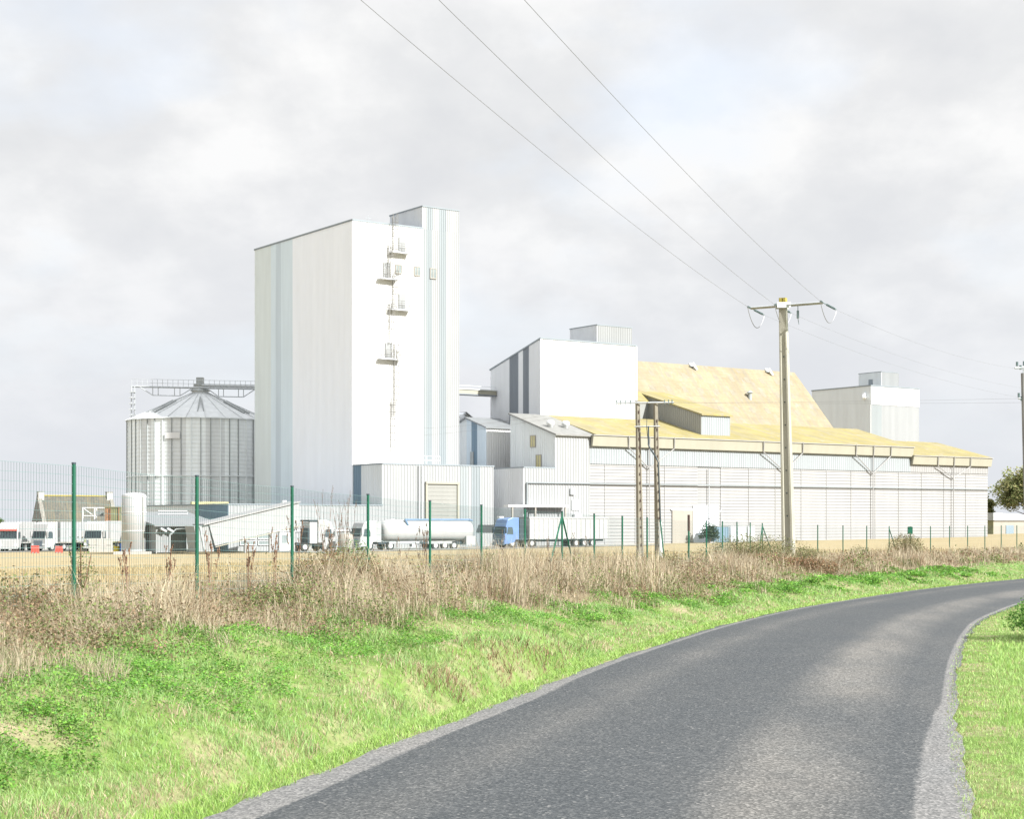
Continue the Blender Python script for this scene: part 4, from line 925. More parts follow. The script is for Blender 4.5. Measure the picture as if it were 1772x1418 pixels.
B = MB(O); B.box(146.2, 169.9, ZB-.5, 149.9, 169.99, 3.3); B.box(149.9, 169.85, ZB-.5, 150.0, 169.98, 3.3, 2); B.box(150.0, 169.9, ZB-.5, 154.6, 169.99, 4.0, 1); B.box(146.0, 169.82, 3.3, 150.0, 169.99, 3.5, 1); B.build('sliding_door', [M['cream'], M['offwhite'], M['galvdark']], root)
B = MB(O); B.tube([(152.8, 169.8, -1), (152.8, 169.8, 9.2)], .07, 6); B.tube([(152.8, 169.8, 2.2), (154.6, 169.2, 3.3)], .16, 6); B.build('vent_pipe', M['greysteel'], root)

# dormer gallery on the shed roof
root, O = bld('roof_gallery', 153.2, 171.8, 'grey clad sloping gallery rising over the mossy shed roof to the big roof', zb=12.8)
B = MB(O); B.ribs((153.2, 171.8), (158.6, 171.8), 12.9, 16.75, 16.75, .42, .05, (), 0); B.ribs((153.2, 186.5), (153.2, 171.8), 12.9, 20.9, 16.75, .42, .06, (), 1); B.ribs((158.6, 171.8), (158.6, 186.5), 12.9, 16.75, 20.9, .42, .05, (), 1); B.build('wall', [M['iceblue'], M['darkgrey']], root)
B = MB(O); B.prism_x([(171.5, 16.68), (186.5, 20.9), (186.5, 21.1), (171.5, 16.88)], 153.0, 158.9); B.build('roof', M['roofmoss'], root)
B = MB(O); B.prism_x([(183.2, 14), (183.2, 19.3), (185., 20.5), (187, 19.3), (187, 14)], 148.5, 153.1); B.build('link_gallery', M['darkgrey'], root)
B = MB(O); B.prism_x([(182.9, 19.15), (185., 20.55), (187.3, 19.15), (187.3, 19.35), (185., 20.78), (182.9, 19.35)], 148.5, 153.1); B.build('link_roof', M['roofmoss'], root)

# steep lichen roof hall
root, O = bld('storage_hall', 148.6, 185, 'big storage hall with a steep lichen yellow roof behind the long shed', 'warehouse')
B = MB(O); B.prism_x([(185.2, -1), (185.2, 16.6), (193.6, 26.0), (202, 16.6), (202, -1)], 148.6, 192.7); B.build('wall', M['offwhite'], root)
B = MB(O); B.prism_x([(184.8, 16.5), (193.6, 26.15), (202.4, 16.5), (202.4, 16.8), (193.6, 26.45), (184.8, 16.8)], 148.55, 193.1); B.build('roof', M['roofbig'], root)
B = MB(O)
for i in range(13):
    for j, (bb, zz) in enumerate(((186.6, 18.72), (189.2, 21.57), (191.4, 23.98))):
        a = 150.5+i*3.3+(j % 2)*1.5
        if a < 191.5:
            B = MB(O); v_ = []
            for dz in (.0, .07): v_ += [(a, bb, zz+dz), (a+.9, bb, zz+dz), (a+.9, bb+.8, zz+dz+.877), (a, bb+.8, zz+dz+.877)]
            B.add(v_, [(3, 2, 1, 0), (4, 5, 6, 7), (0, 1, 5, 4), (1, 2, 6, 5), (2, 3, 7, 6), (3, 0, 4, 7)]); B.build('roof_light', M['rooflight'], root)
for a in (170, 186.4):
    w = MB(O); w.prism_x([(193.0, 26.1), (193.6, 26.75), (194.2, 26.1)], a, a+1.0); w.prism_y([(a-.2, 26.5), (a+.15, 26.75), (a+1.0, 25.7), (a+.7, 25.6)], 192.6, 192.8); w.build('ridge_vent', M['palegrey'], root)
w = MB(O); w.lathe(178.5, 188.8, [(.3, 20.9), (.3, 22.0), (.55, 22.1), (.1, 22.5)], 10); w.build('roof_vent', M['galvdark'], root)

# right-hand tower
root, O = bld('grain_tower', 234.7, 215, 'square pale tower with a small rooftop box behind the right end of the shed', 'industrial tower')
B = MB(O); walls(B, 234.7, 215, 248.3, 230.5, 27.7, None, front=((.2, 3.0, 2),), mi=(0, 1, 1, 1), z0=-1); B.build('wall', [M['panelwhite'], M['palegrey'], M['panelice']], root)
B = MB(O); B.ribs((234.7, 214.92), (248.3, 214.92), 24.2, 27.6, 27.6, .42, .05); B.build('upper_cladding', M['white'], root)
B = MB(O); roofslab(B, 234.7, 215, 248.3, 230.5, 27.7, None, .2, .1); B.build('roof', M['coping'], root)
B = MB(O); walls(B, 243.2, 220, 248.1, 226, 31.2, None, mi=(0, 1, 1, 1), z0=27.8); h_ = B.build('roof_box', [M['boxwhite'], M['palegrey']], root)
B = MB(O); roofslab(B, 243.2, 220, 248.1, 226, 31.2, None, .12, .05); B.box(243.08, 222.3, 27.9, 243.14, 223.3, 29.9); B.build('roof', M['coping'], h_)
B = MB(O); B.tube([(234.2, 216.3, 25.9), (233.9, 215.9, 25.3)], .35, 8); B.box(234.2, 216.1, 25.6, 234.66, 216.7, 26.4); B.build('wall_vent', M['offwhite'], root)

# small cream shed far right
root, O = bld('cream_shed', 244.5, 194.5, 'small cream shed with grey roof and blue door at the right edge', 'shed')
B = MB(O); B.box(244.6, 194.3, ZB, 268, 205, 2.0); B.box(244.5, 194.2, ZB, 244.6, 205, 2.0, 1); B.build('wall', [M['cream'], M['olive']], root)
B = MB(O); B.prism_y([(244.3, 2.0), (268.3, 2.0), (268.3, 2.5), (244.3, 3.4)], 193.9, 205.3); B.build('roof', M['palegrey'], root)
B = MB(O); B.box(244.24, 193.95, 2.0, 244.3, 205.3, 3.4); B.build('gable_board', M['galvdark'], root)
B = MB(O); B.box(248.2, 194.2, ZB, 250.4, 194.28, 1.1); B.build('door', M['paledoor'], root)

# galvanised grain silo
sx, sy = W(100.4, 222.8)
silo = empty('grain_silo', (sx, sy, -1.9), 0, 'round galvanised grain silo with conical roof left of the tall tower', 'silo'); SO = (sx, sy, -1.9)
SR = 10.45; NS = 24
B = MB(SO); vv = []; ff = []
NA = 96; zs = np.arange(-2.5, 16.6, .28)
for i, z in enumerate(zs):
    r = SR+(.035 if i % 2 else -.0)
    for j in range(NA):
        t = 2*math.pi*j/NA; vv.append((sx+r*math.cos(t), sy+r*math.sin(t), z))
mi_ = []
tone = [random.choice((0, 0, 1)) for _ in range(NS)]
for i in range(len(zs)-1):
    for j in range(NA):
        B.f.append([i*NA+j, i*NA+(j+1) % NA, (i+1)*NA+(j+1) % NA, (i+1)*NA+j]); B.m.append(tone[j*NS//NA])
B.v = [(x-sx, y-sy, z+1.9) for x, y, z in vv]
B.build('wall', [M['galv'], M['galvlight']], silo)
for k in range(NS*2):
    t = 2*math.pi*(k+.5)/(NS*2)
    if math.sin(t) > .45: continue
    s = MB(SO); c_, s_ = math.cos(t), math.sin(t); r0, r1 = SR+.01, SR+.16; hw = .06
    for (za, zb_, hw) in ((-2.2, 8.3, .085), (8.3, 16.4, .055)):
        v = []
        for z in (za, zb_):
            for rr, ww in ((r0, -hw), (r1, -hw), (r1, hw), (r0, hw)): v.append((sx+rr*c_-ww*s_, sy+rr*s_+ww*c_, z))
        s.add(v, [(0, 1, 2, 3), (7, 6, 5, 4), (0, 4, 5, 1), (1, 5, 6, 2), (2, 6, 7, 3), (3, 7, 4, 0)])
    s.build('stiffener', M['galvdark'] if k % 3 else M['galv'], silo)
B = MB(SO)
for z in (8.2, 16.45): B.lathe(sx, sy, [(SR+.02, z), (SR+.2, z), (SR+.2, z+.1), (SR+.02, z+.1)], 48)
B.build('ring_beam', M['galv'], silo)
B = MB(SO); B.lathe(sx, sy, [(SR+.35, 16.4), (1.2, 20.7), (1.2, 21.1), (.2, 21.3)], NS, 0)
roof = B.build('roof', M['galvroof'], silo)
B = MB(SO)
for k in range(NS):
    t = 2*math.pi*k/NS; B.tube([(sx+(SR+.3)*math.cos(t), sy+(SR+.3)*math.sin(t), 16.5), (sx+1.2*math.cos(t), sy+1.2*math.sin(t), 20.75)], .05, 4)
B.build('roof_rib', M['galvroof'], roof)
B = MB(SO); t0 = math.atan2(-sy, -sx)
for dt in (-.045, .06):
    t = t0+dt; B.tube([(sx+8.4*math.cos(t), sy+8.4*math.sin(t), 17.45), (sx+3.9*math.cos(t0), sy+3.9*math.sin(t0), 19.9)], .09, 4)
B.build('roof_ladder', M['galvdark'], silo)
B = MB(SO)
for dt in (-1.0, -.85, .82, .95):
    t = t0+dt; B.tube([(sx+8.6*math.cos(t), sy+8.6*math.sin(t), 17.5), (sx+4.6*math.cos(t), sy+4.6*math.sin(t), 19.4)], .14, 4)
B.build('roof_walkway', M['galvdark'], silo)
B = MB(SO); B.lathe(sx, sy, [(1.5, 21.0), (1.0, 21.6), (1.0, 22.0), (.4, 22.0), (.4, 22.9)], 12); B.box(sx-.5, sy-.5, 22.0, sx+.5, sy+.5, 23.0); B.build('filler_cap', M['galvdark'], silo)
# catwalk: straight, from the left mast over the silo to the tower
cL = ap(228, 670, 240); cR = ap(443, 672, 238); cL.z = 21.7; cR.z = 21.2
B = MB(SO)
def lerp3(t): return cL.lerp(cR, t)
B.tube([cL, cR], .10, 4); B.tube([cL+Vector((0, 1.0, 0)), cR+Vector((0, 1.0, 0))], .10, 4)
for t in np.linspace(0, 1, 25):
    p = lerp3(t); B.tube([p, p+Vector((0, 0, 1.1))], .03, 4); B.tube([p, p+Vector((0, 1, 0))], .05, 4)
for zz in (.55, 1.1): B.tube([cL+Vector((0, 0, zz)), cR+Vector((0, 0, zz))], .03, 4)
B.tube([lerp3(.55)+Vector((0, .5, .35)), cR+Vector((0, .5, .3))], .28, 6)
for (ta, tb) in ((.06, .50), (.60, 1.0)):
    a_, b_ = lerp3(ta), lerp3(tb); m1, m2 = lerp3(ta+(tb-ta)*.25)-Vector((0, 0, 1.25)), lerp3(ta+(tb-ta)*.75)-Vector((0, 0, 1.25))
    B.tube([a_, m1], .07, 4); B.tube([m1, m2], .07, 4); B.tube([m2, b_], .07, 4)
    for t in (.25, .35, .65, .75): p = lerp3(ta+(tb-ta)*t); B.tube([p, p-Vector((0, 0, 1.25))], .06, 4)
B.build('catwalk', M['greysteel'], silo)
B = MB(SO); lp = ap(230, 670, 239)
for dx in (-.25, .25): B.tube([(lp.x+dx, lp.y, 13.5), (lp.x+dx, lp.y, 21.7)], .06, 4)
for k in range(26): B.tube([(lp.x-.25, lp.y, 13.7+k*.3), (lp.x+.25, lp.y, 13.7+k*.3)], .04, 4)
for k in range(9): B.box(lp.x-.45, lp.y-.75, 13.9+k*.85, lp.x+.45, lp.y-.05, 14.0+k*.85)
B.build('ladder', M['greysteel'], silo)
B = MB(SO); t = math.atan2(ap(296, 754, 1)[1]*229-sy, (296-886)/2820*229-sx); r_ = SR+.22; tv = (-math.sin(t), math.cos(t)); pc = (sx+r_*math.cos(t), sy+r_*math.sin(t))
n_ = (math.cos(t), math.sin(t)); v = []
for o_ in (0, .06):
    for w_, z_ in ((-1.1, 13.5), (1.1, 13.5), (1.1, 14.35), (-1.1, 14.35)): v.append((pc[0]+tv[0]*w_+n_[0]*o_, pc[1]+tv[1]*w_+n_[1]*o_, z_))
B.add(v, [(3, 2, 1, 0), (4, 5, 6, 7), (0, 1, 5, 4), (1, 2, 6, 5), (2, 3, 7, 6), (3, 0, 4, 7)]); B.build('sign_panel', M['white'], silo)

# upright stainless tank
tx, ty = at_px(232, 183)
tank = empty('upright_tank', (tx, ty, -2.1), 0, 'upright cylindrical stainless steel tank in front of the silo', 'tank')
B = MB((0, 0, 0)); B.lathe(0, 0, [(1.36, .0), (1.36, 6.75), (1.3, 6.88), (.9, 7.05), (.1, 7.15)], 40); B.build('shell', M['steel'], tank, False)
tank.children[0].data.polygons.foreach_set('use_smooth', [abs(p.normal.z) < .1 for p in tank.children[0].data.polygons])
B = MB((0, 0, 0))
for z in (.6, 2.8, 4.9, 6.6): B.lathe(0, 0, [(1.35, z), (1.39, z), (1.39, z+.06), (1.35, z+.06)], 40)
B.build('band', M['galvlight'], tank)
B = MB((0, 0, 0)); B.tube([(1.2, -.8, 0), (1.2, -.8, 6.8)], .05, 5); B.tube([(-1.2, -.8, 0), (-1.2, -.8, 6)], .03, 5); B.build('pipe', M['beige'], tank)
B = MB((0, 0, 0)); B.box(-1.9, -1.7, -.2, 2.2, 1.7, .5); B.build('plinth', M['render'], tank)

# olive container and pipes
ox, oy = at_px(197, 220)
oc = empty('olive_container', (ox, oy, -2.1), 0, 'tall olive green container with rusty end left of the steel tank', 'container')
B = MB(); B.ribs((-.95, -1), (.95, -1), 0, 5.7, 5.7, .3, .05, ((0, .75, 1),)); B.box(-.95, -.97, 0, .95, 2, 5.7); B.box(-1.0, -1.1, 5.7, 1.0, 2.05, 5.85); B.build('body', [M['olive'], M['rust']], oc)
B = MB(); B.tube([(-.25, -1.12, 0), (-.25, -1.12, 5.6)], .06, 5); B.tube([(.93, -1.12, 0), (.93, -1.12, 5.8)], .06, 5); B.build('pipe', M['rust'], oc)

# slate roofed stone house
hx, hy = at_px(130, 295)
hs = empty('stone_house', (hx, hy, -2.4), math.radians(30), 'old stone farmhouse with steep slate roof and two chimneys at the left', 'house')
B = MB(); B.prism_x([(-3.6, 0), (-3.6, 4.0), (0, 8.6), (3.6, 4.0), (3.6, 0)], -6.8, 6.8); B.build('wall', M['stone'], hs)
B = MB(); B.prism_x([(-4.0, 3.55), (0, 8.62), (4.0, 3.55), (4.0, 3.75), (0, 8.82), (-4.0, 3.75)], -6.1, 6.1); rf = B.build('roof', M['roofslate'], hs)
B = MB(); B.tube([(-6.1, 0, 8.84), (6.1, 0, 8.84)], .14, 5); B.build('ridge_tile', M['lichen'], rf)
for x0 in (-6.7, 5.7):
    B = MB(); B.box(x0, -.6, 7.4, x0+1.0, .6, 9.5); B.box(x0-.08, -.68, 9.5, x0+1.08, .68, 9.62, 1); B.build('chimney', [M['render'], M['stone']], hs)
for x0 in (-6.82, 6.12):
    B = MB(); B.prism_x([(-4.0, 3.5), (0, 8.65), (4.0, 3.5), (4.0, 3.9), (0, 9.05), (-4.0, 3.9)], x0, x0+.7); B.build('gable_coping', M['stone'], hs)
for x0 in (-3.5, 0, 3):
    B = MB(); B.box(x0-.55, -3.68, 1.0, x0+.55, -3.6, 2.6); B.build('window', M['window'], hs)

# pipe rack behind the lorries
rx_, ry_ = at_px(165, 222)
rk = empty('pipe_rack', (rx_, ry_, -2.2), 0, 'white open steel frame with stacked pipes between house and olive container', 'rack')
B = MB()
for x in (-1.7, -.1, .15, 1.7): B.box(x-.07, -.07, 0, x+.07, .07, 5.9)
for z in (3.6, 4.7, 5.8): B.box(-1.7, -.06, z, 1.7, .06, z+.12)
B.tube([(-1.5, -.1, 5.7), (-.4, -.1, 4.9)], .06, 4); B.build('frame', M['white'], rk)
B = MB()
for x0, z0 in ((.3, 4.75), (-1.5, 3.75)):
    B = MB()
    for k in range(5): B.tube([(x0+k*.19, -.05, z0), (x0+k*.19, -.05, z0+.72)], .1, 6)
    B.build('pipe_bundle', M['darkgrey'], rk)

# ------------------------------------------------------------------ lorries (local: front at x=0 facing -x)
def wheel(root, x, y, r=.5, w=.32):
    s = MB(); s.tube([(x, y-w/2, r), (x, y+w/2, r)], r, 18); t = s.build('wheel', M['tyre'], root)
    yy = y-w/2-.012 if y < 0 else y+w/2+.012
    s = MB(); s.tube([(x, yy-.01, r), (x, yy+.01, r)], r*.58, 14); s.build('rim', M['rim'], t)
def bevel(o, wd=.05):
    m = o.modifiers.new('bevel', 'BEVEL'); m.width = wd; m.segments = 2; m.limit_method = 'ANGLE'; return o
def cab(root, paint, front=None, h=3.45, visor=None):
    c = MB(); c.prism_y([(.0, .42), (.02, 1.55), (.28, 2.62), (.55, h-.25), (1.2, h), (2.25, h), (2.25, .95), (1.75, .95), (1.6, .6), (.5, .42)], -1.22, 1.22)
    cb = bevel(c.build('cab', paint, root), .08)
    s = MB(); s.add([(.035, -1.1, 1.6), (.035, 1.1, 1.6), (.265, 1.06, 2.55), (.265, -1.06, 2.55)], [(3, 2, 1, 0)]); s.add([(.02, -1.1, 1.6), (.02, 1.1, 1.6), (.25, 1.06, 2.55), (.25, -1.06, 2.55)], [(3, 2, 1, 0), (0, 1, 2, 3)]); s.build('windscreen', M['window'], cb)
    for sg in (-1, 1):
        s = MB(); y = sg*1.225; prof = [(.42, 1.6), (1.35, 1.6), (1.35, 2.1), (1.2, 2.5), (.6, 2.5)]
        s.prism_y(prof, min(y, y+sg*.012), max(y, y+sg*.012)); s.build('side_window', M['window'], cb)
        s = MB(); s.box(.1, sg*1.42-.1, 1.75, .22, sg*1.42+.1, 2.5); s.tube([(.16, sg*1.42, 2.45), (.3, sg*1.2, 2.5)], .03, 4); s.build('mirror', M['truckdark'] if front else M['truckwhite'], cb)
        s = MB(); s.box(-.035, sg*.92-.2, .72, .0, sg*.92+.2, .95); s.build('headlight', M['galvlight'], cb)
    s = MB()
    for k in range(4): s.box(-.03, -.75, .62+k*.2, .005, .75, .74+k*.2)
    s.build('grille', front or M['truckgrille'], cb)
    s = MB(); s.box(-.07, -1.22, .30, .1, 1.22, .58); bevel(s.build('bumper', front or paint, root), .03)
    if visor: s = MB(); s.box(.02, -1.1, 2.66, .4, 1.1, 2.82); s.build('visor', visor, cb)
    if front: s = MB(); s.box(-.012, -1.18, 1.42, .012, 1.18, 1.58); s.prism_y([(.0, .6), (-.02, .6), (.0, 1.5), (.02, 1.5)], -1.2, 1.2); s.build('front_panel', front, cb)
    for sg in (-1, 1): wheel(root, 1.3, sg*1.02)
    return cb
def chassis(root, x0, x1, axles, z=.95):
    s = MB()
    for y in (-.5, .4): s.box(x0, y, z-.25, x1, y+.1, z)
    for x in np.arange(x0+.5, x1, 1.6): s.box(x, -.4, z-.2, x+.1, .4, z-.05)
    s.build('chassis', M['truckdark'], root)
    for x in axles:
        for sg in (-1, 1): wheel(root, x, sg*1.02)
def lorry(name, a, b, label, cat='lorry', rz=TH, xy=None, zb=None):
    x, y = W(a, b) if xy is None else xy
    return empty(name, (x, y, float(base(x, y))+.06 if zb is None else zb), rz, label, cat, 'lorries parked in the yard')

# white tanker
r = lorry('tanker_lorry', 93.2, 164.2, 'white articulated tanker lorry with a blue pipe along its top')
cab(r, M['truckwhite'])
s = MB(); s.box(2.3, -1.1, .95, 2.9, 1.1, 3.35); s.build('air_deflector', M['trailergrey'], r)
s = MB(); xs_ = [3.3, 3.45, 3.9, 5., 9., 13., 15.3, 15.75, 15.9]; sc = [.55, .85, 1, 1, 1, 1, 1, .85, .6]; v = []; f = []; K = 22
for i, (x, q) in enumerate(zip(xs_, sc)):
    for j in range(K):
        t = 2*math.pi*j/K; v.append((x, 1.24*q*math.copysign(abs(math.cos(t))**.8, math.cos(t)), 2.25+1.22*q*math.sin(t)))
for i in range(len(xs_)-1):
    for j in range(K): f.append((i*K+j, (i+1)*K+j, (i+1)*K+(j+1) % K, i*K+(j+1) % K))
f += [tuple(range(K)), tuple(range(len(xs_)*K-1, (len(xs_)-1)*K-1, -1))]
s.add(v, f); tk = s.build('tank', M['truckwhite'], r, True)
s = MB(); s.tube([(6.6, -.35, 3.55), (15.6, -.35, 3.55)], .13, 8); s.tube([(6.6, -.35, 3.55), (6.3, -.9, 3.5), (6.5, -1.15, 2.9)], .12, 8); s.tube([(15.6, -.35, 3.55), (16.1, -.35, 3.45)], .16, 8, 0, .08); s.build('unloading_pipe', M['pipeblue'], r)
s = MB(); s.tube([(4, -.3, 3.5), (15, -.3, 3.5)], .02, 4)
for x in (5, 8, 11, 14): s.lathe(x, 0, [(.3, 3.4), (.3, 3.58), (.25, 3.62)], 12)
s.build('manhole', M['galvlight'], r)
s = MB(); s.box(14.6, -1.25, .55, 15.9, -.5, 1.6); s.box(14.6, .5, .55, 15.9, 1.25, 1.6); s.build('rear_box', M['truckwhite'], r)
s = MB(); s.box(3.9, -1.2, .75, 8.0, -1.1, 1.0); s.box(9.2, -1.2, .7, 12.6, -1.1, 1.0, 1); s.box(7., -1.2, .4, 7.6, -.6, .9); s.build('side_guard', [M['greysteel'], M['trailergrey']], r)
chassis(r, 2.3, 15.9, (4.1, 10.3, 11.6, 12.9))
# blue tractor with white ribbed trailer
r = lorry('tipper_lorry', 112.2, 162.6, 'blue articulated lorry pulling a white ribbed tipper trailer')
cab(r, M['truckblue'], M['truckgrille'], 3.65)
s = MB(); s.prism_y([(2.35, .9), (3.5, .9), (3.0, 3.4), (2.4, 3.5)], -1.1, 1.1); s.build('air_deflector', M['truckdark'], r)
s = MB(); s.box(3.75, -1.25, 1.05, 15.9, 1.25, 3.55)
for x in np.arange(3.75, 16, .72):
    for y in (-1.25, 1.25): s.box(x, y-.06 if y < 0 else y, 1.05, x+.1, y if y < 0 else y+.06, 3.58)
for y in (-1.32, 1.25): s.box(3.7, y, 3.55, 15.95, y+.07, 3.68)
s.build('tipper_body', M['truckwhite'], r)
s = MB(); s.box(3.7, -1.24, 3.6, 15.9, 1.24, 3.75); s.build('tarpaulin', M['trailergrey'], r)
chassis(r, 2.3, 15.8, (4.2, 11.0, 12.3, 13.6))
s = MB(); s.box(-.02, -.3, 3.62, .6, .3, 3.8); s.build('light_bar', M['galvlight'], r)
# tractor facing away to the right, left of the cream sack
x, y = W(90.2, 164.5)
r = lorry('tractor_unit', 0, 0, 'white tractor unit with dark open back facing right behind the third fence post', 'lorry', TH+math.pi, (x, y))
cab(r, M['truckwhite'], None, 3.55)
s = MB(); s.box(2.3, -1.0, .9, 3.2, 1.0, 3.3, 0); s.box(3.2, -.9, .9, 3.4, .9, 2.6, 1); s.box(2.3, -1.1, 3.35, 3.3, 1.1, 3.55, 1); s.build('rear_equipment', [M['midgrey'], M['truckdark']], r)
chassis(r, 2.3, 4.2, (3.9,))
# lorries at the far left, seen from the front
def left_lorry(px, Y, ang, label, body, blen, visor=None, paint='truckwhite'):
    x, y = at_px(px, Y)
    r = lorry('rigid_lorry', 0, 0, label, 'lorry', ang, (x, y)); cab(r, M[paint], M['truckwhite'] if visor else None, 3.75, visor)
    s = MB(); s.box(2.6, -1.25, 1.15, 2.6+blen, 1.25, 3.75)
    for xx in np.arange(2.6, 2.6+blen, 1.0):
        for yy in (-1.3, 1.25): s.box(xx, yy, 1.15, xx+.1, yy+.05, 3.78)
    s.build('tipper_body', M[body], r)
    s = MB(); s.box(2.55+blen-.0, -1.27, 1.1, 2.65+blen, 1.27, 3.8); s.build('tailgate', M['truckwhite'], r)
    chassis(r, 2.3, 2.5+blen, (3.4, 2.6+blen*.6, 2.6+blen*.6+1.3)); return r
left_lorry(14, 209, math.radians(93), 'white lorry with a red topped windscreen at the left picture edge', 'truckwhite', 7, M['red'])
left_lorry(66, 209, math.radians(62), 'white cab lorry with a grey tipper body left of the nearest fence post', 'trailergrey', 9.5)
r = left_lorry(160, 205, math.radians(82), 'small white lorry in front of the pipe rack', 'truckwhite', 5)
# white tailgate box with red marks behind the first post
# drums, barriers, crates
def barrier(px, Y, w, h, label):
    x, y = at_px(px, Y); o = empty('plastic_barrier', (x, y, float(base(x, y))), 0, label, 'barrier', 'red plastic barriers by the lorries')
    s = MB(); h *= .7; s.prism_x([(-.25, 0), (.25, 0), (.2, .3), (.1, h), (-.1, h), (-.2, .3)], -w/2, w/2); bevel(s.build('body', M['red'], o), .04)
    s = MB(); s.box(-w/2+.15, -.3, .0, -w/2+.35, .3, .12); s.box(w/2-.35, -.3, .0, w/2-.15, .3, .12); s.build('foot', M['darkgrey'], o)
barrier(61, 196, .9, 1.3, 'smaller red plastic barrier in front of the white cab'); barrier(102, 196, .85, 1.15, 'square red plastic barrier below the grey tipper body')
def drum(px, Y, mat, label, dz=0, r=.3, h=.9):
    x, y = at_px(px, Y); o = empty('drum', (x, y, float(base(x, y))+dz), 0, label, 'drum', 'drums near the steel tank')
    s = MB(); s.lathe(0, 0, [(r, 0), (r, h*.32), (r*1.05, h*.34), (r, h*.36), (r, h*.65), (r*1.05, h*.67), (r, h*.69), (r, h)], 18); s.build('body', M[mat], o, False)
    s = MB(); s.lathe(.1, 0, [(.06, h), (.06, h+.05)], 8); s.build('bung', M['darkgrey'], o)
drum(202, 190, 'yellow', 'yellow drum left of the blue one near the steel tank', .1, .33, .7); drum(212, 190, 'blue', 'blue drum beside the yellow one near the steel tank', .2, .33, .95)
drum(266, 188, 'yellow', 'lone yellow drum in front of the hopper house', .15, .3, .6); drum(233, 190, 'blue', 'small blue drum in front of the steel tank plinth', .1, .2, .55)
x, y = at_px(174, 200); o = empty('concrete_block_wall', (x, y, float(base(x, y))), 0, 'low grey stacked block wall in front of the pipe rack', 'wall')
s = MB()
for k in range(3):
    for j in range(2): s.box(-1.4+k*.95, -.3, j*.85, -1.4+k*.95+.9, .3, j*.85+.8)
s.build('block', M['render'], o)
x, y = at_px(598, 184); o = empty('bulk_sack', (x, y, float(base(x, y))), TH, 'cream bulk sack on a pallet left of the tanker cab', 'sack')
s = MB(); s.lathe(0, 0, [(.75, .15), (.88, .5), (.9, 1.3), (.8, 1.9), (.5, 2.1)], 14); s.build('bag', M['cream'], o, True)
s = MB(); s.box(-.9, -.9, 0, .9, .9, .14); s.build('pallet', M['beige'], o)
s = MB()
for t in (.6, 2.2, 3.7, 5.3): s.tube([(.5*math.cos(t), .5*math.sin(t), 2.0), (.35*math.cos(t), .35*math.sin(t), 2.35), (.1*math.cos(t+.6), .1*math.sin(t+.6), 2.2)], .04, 4)
s.build('lifting_loop', M['cream'], o)
# equipment at the shed foot
xg, yg = W(152.2, 167.5); o = empty('feed_container', (xg, yg, float(base(xg, yg))), TH, 'grey blue container under a small bush by the long shed', 'container')
s = MB(); s.ribs((-1.3, -.9), (1.3, -.9), .1, 2.2, 2.2, .4, .06); s.box(-1.3, -.87, .1, 1.3, .9, 2.2); s.build('body', M['slateblue'], o)
s = MB(); s.box(-1.35, -.95, 2.2, 1.35, .95, 2.32); s.build('lid', M['darkgrey'], o)
shrub('leafy_shrub', xg-1.2, yg-1.4, 1.5, .8, 2.9, 1500, .24, ((.05, .08, .035), (.08, .10, .05)), 'dark green shrub around the grey blue container by the long shed', stems=6)
for k, (a, w) in enumerate(((155.6, 1.3), (157.1, 1.5), (158.8, 1.2))):
    x, y = W(a, 168.2); o = empty('storage_tote', (x, y, float(base(x, y))), TH, ('left', 'middle', 'right')[k]+' one of three pale grey caged totes by the long shed', 'tote', 'caged totes by the long shed')
    s = MB(); s.box(-w/2+.05, -.5, .2, w/2-.05, .5, 2.2); bevel(s.build('tank', M['bluegrey'] if k == 0 else M['palegrey'], o), .06)
    s = MB()
    for xx in np.linspace(-w/2, w/2, 5): s.box(xx-.02, -.56, .15, xx+.02, -.52, 2.25)
    for zz in (.2, .9, 1.6, 2.2): s.box(-w/2, -.56, zz, w/2, -.53, zz+.05)
    s.build('cage', M['galvlight'], o)
    s = MB(); s.box(-w/2, -.55, 0, w/2, .55, .15); s.build('pallet', M['greysteel'], o)

# ------------------------------------------------------------------ light, sky, camera
SUN_EL = math.radians(32); sd = (.785, -.619)
sv = Vector((sd[0]*math.cos(SUN_EL), sd[1]*math.cos(SUN_EL), math.sin(SUN_EL))).normalized()
ld = bpy.data.lights.new('sun', 'SUN'); ld.energy = 2.45; ld.angle = math.radians(.9); ld.color = (1, .985, .95)
lo = bpy.data.objects.new('sun', ld); COL.objects.link(lo); lo.rotation_euler = sv.to_track_quat('Z', 'Y').to_euler()
wd = bpy.data.worlds.new('World'); scene.world = wd; wd.use_nodes = True; nt = wd.node_tree
bg = nt.nodes['Background']; bg.inputs['Strength'].default_value = .1
sky = N(nt, 'ShaderNodeTexSky', sky_type='NISHITA'); sky.sun_disc = False; sky.sun_elevation = SUN_EL; sky.sun_rotation = math.atan2(sd[0], sd[1]); sky.air_density = 1.; sky.dust_density = 1.5
tc = N(nt, 'ShaderNodeTexCoord').outputs['Generated']; sep = N(nt, 'ShaderNodeSeparateXYZ'); nt.links.new(tc, sep.inputs[0])
def mth(op, a, b):
    n = N(nt, 'ShaderNodeMath', operation=op)
    for i, x in enumerate((a, b)):
        if isinstance(x, (int, float)): n.inputs[i].default_value = x
        else: nt.links.new(x, n.inputs[i])
    return n.outputs[0]
zz = mth('MAXIMUM', sep.outputs['Z'], 0.0); dn = mth('ADD', zz, .36)
cmb = N(nt, 'ShaderNodeCombineXYZ'); nt.links.new(mth('DIVIDE', sep.outputs['X'], dn), cmb.inputs[0]); nt.links.new(mth('DIVIDE', sep.outputs['Y'], dn), cmb.inputs[1])
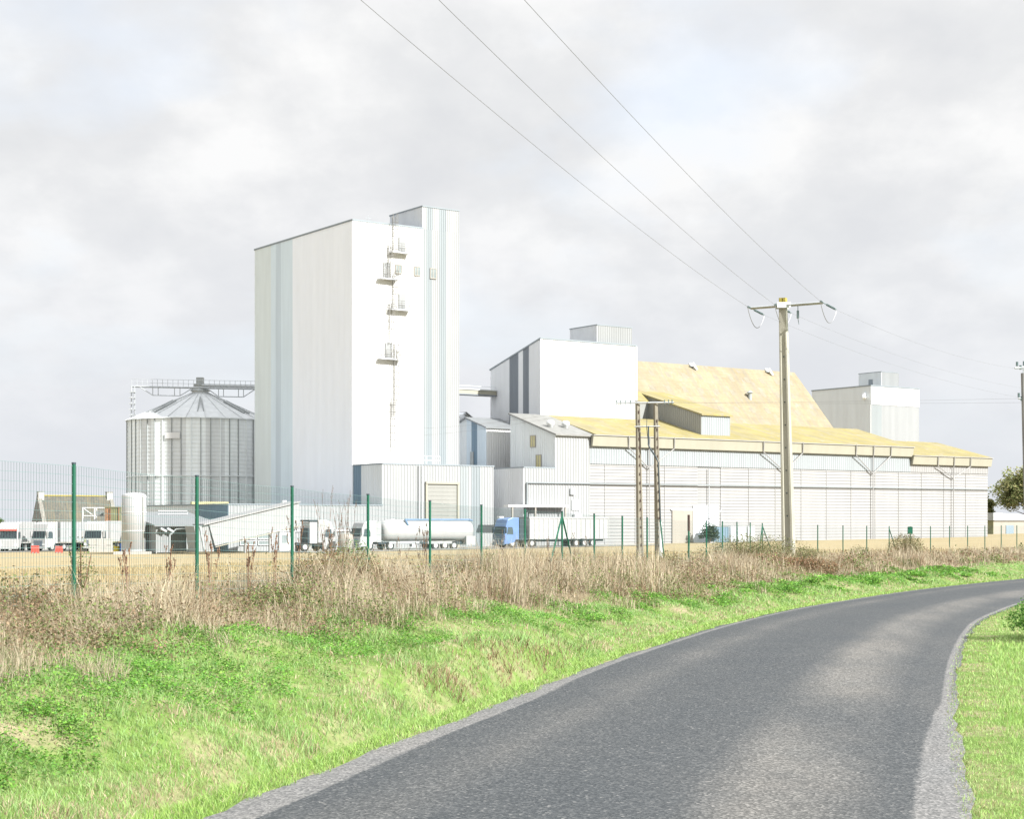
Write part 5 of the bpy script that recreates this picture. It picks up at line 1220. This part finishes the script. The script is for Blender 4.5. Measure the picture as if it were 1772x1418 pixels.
cv = cmb.outputs[0]
f1 = noise(nt, mapping(nt, cv, (1.0, .8, 1)), 4.2, 8, .55); f2 = noise(nt, mapping(nt, cv, (.7, .7, 1)), 2.6, 6, .5); 
cloud = ramp(nt, f1, [(.35, (1.87, 1.90, 1.95)), (.47, (2.03, 2.05, 2.08)), (.60, (2.36, 2.36, 2.36))])
gap = ramp(nt, f2, [(.50, (0, 0, 0)), (.66, (.75, .75, .75))])
skyb = N(nt, 'ShaderNodeMix', data_type='RGBA', blend_type='MIX'); skyb.inputs[0].default_value = .80; skyb.inputs[7].default_value = (2.02, 2.08, 2.19, 1); nt.links.new(sky.outputs[0], skyb.inputs[6])
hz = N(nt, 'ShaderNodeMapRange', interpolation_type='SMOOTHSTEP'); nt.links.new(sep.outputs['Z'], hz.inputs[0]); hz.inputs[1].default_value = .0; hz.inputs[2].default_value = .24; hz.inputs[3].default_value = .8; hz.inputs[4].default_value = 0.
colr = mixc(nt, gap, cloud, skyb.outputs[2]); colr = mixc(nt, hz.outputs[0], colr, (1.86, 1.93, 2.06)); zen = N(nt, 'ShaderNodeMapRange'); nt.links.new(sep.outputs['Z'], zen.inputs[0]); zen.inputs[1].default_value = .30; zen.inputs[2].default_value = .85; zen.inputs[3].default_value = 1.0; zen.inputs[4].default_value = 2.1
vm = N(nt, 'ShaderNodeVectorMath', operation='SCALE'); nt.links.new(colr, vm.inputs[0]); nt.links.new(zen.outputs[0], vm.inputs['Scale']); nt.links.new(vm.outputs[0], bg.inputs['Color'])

cam = bpy.data.cameras.new('camera'); co = bpy.data.objects.new('camera', cam); COL.objects.link(co)
co.location = (0, 0, EYE); co.rotation_euler = (math.radians(90), 0, 0)
cam.sensor_width = 36; cam.lens = 36*2820/1772; cam.shift_y = (904-709)/1772; cam.clip_end = 9000; cam.clip_start = .1
scene.camera = co
vs_ = scene.view_settings; vs_.view_transform = 'Standard'; vs_.look = 'None'; vs_.gamma = 1; vs_.exposure = 2.05; vs_.use_curve_mapping = False
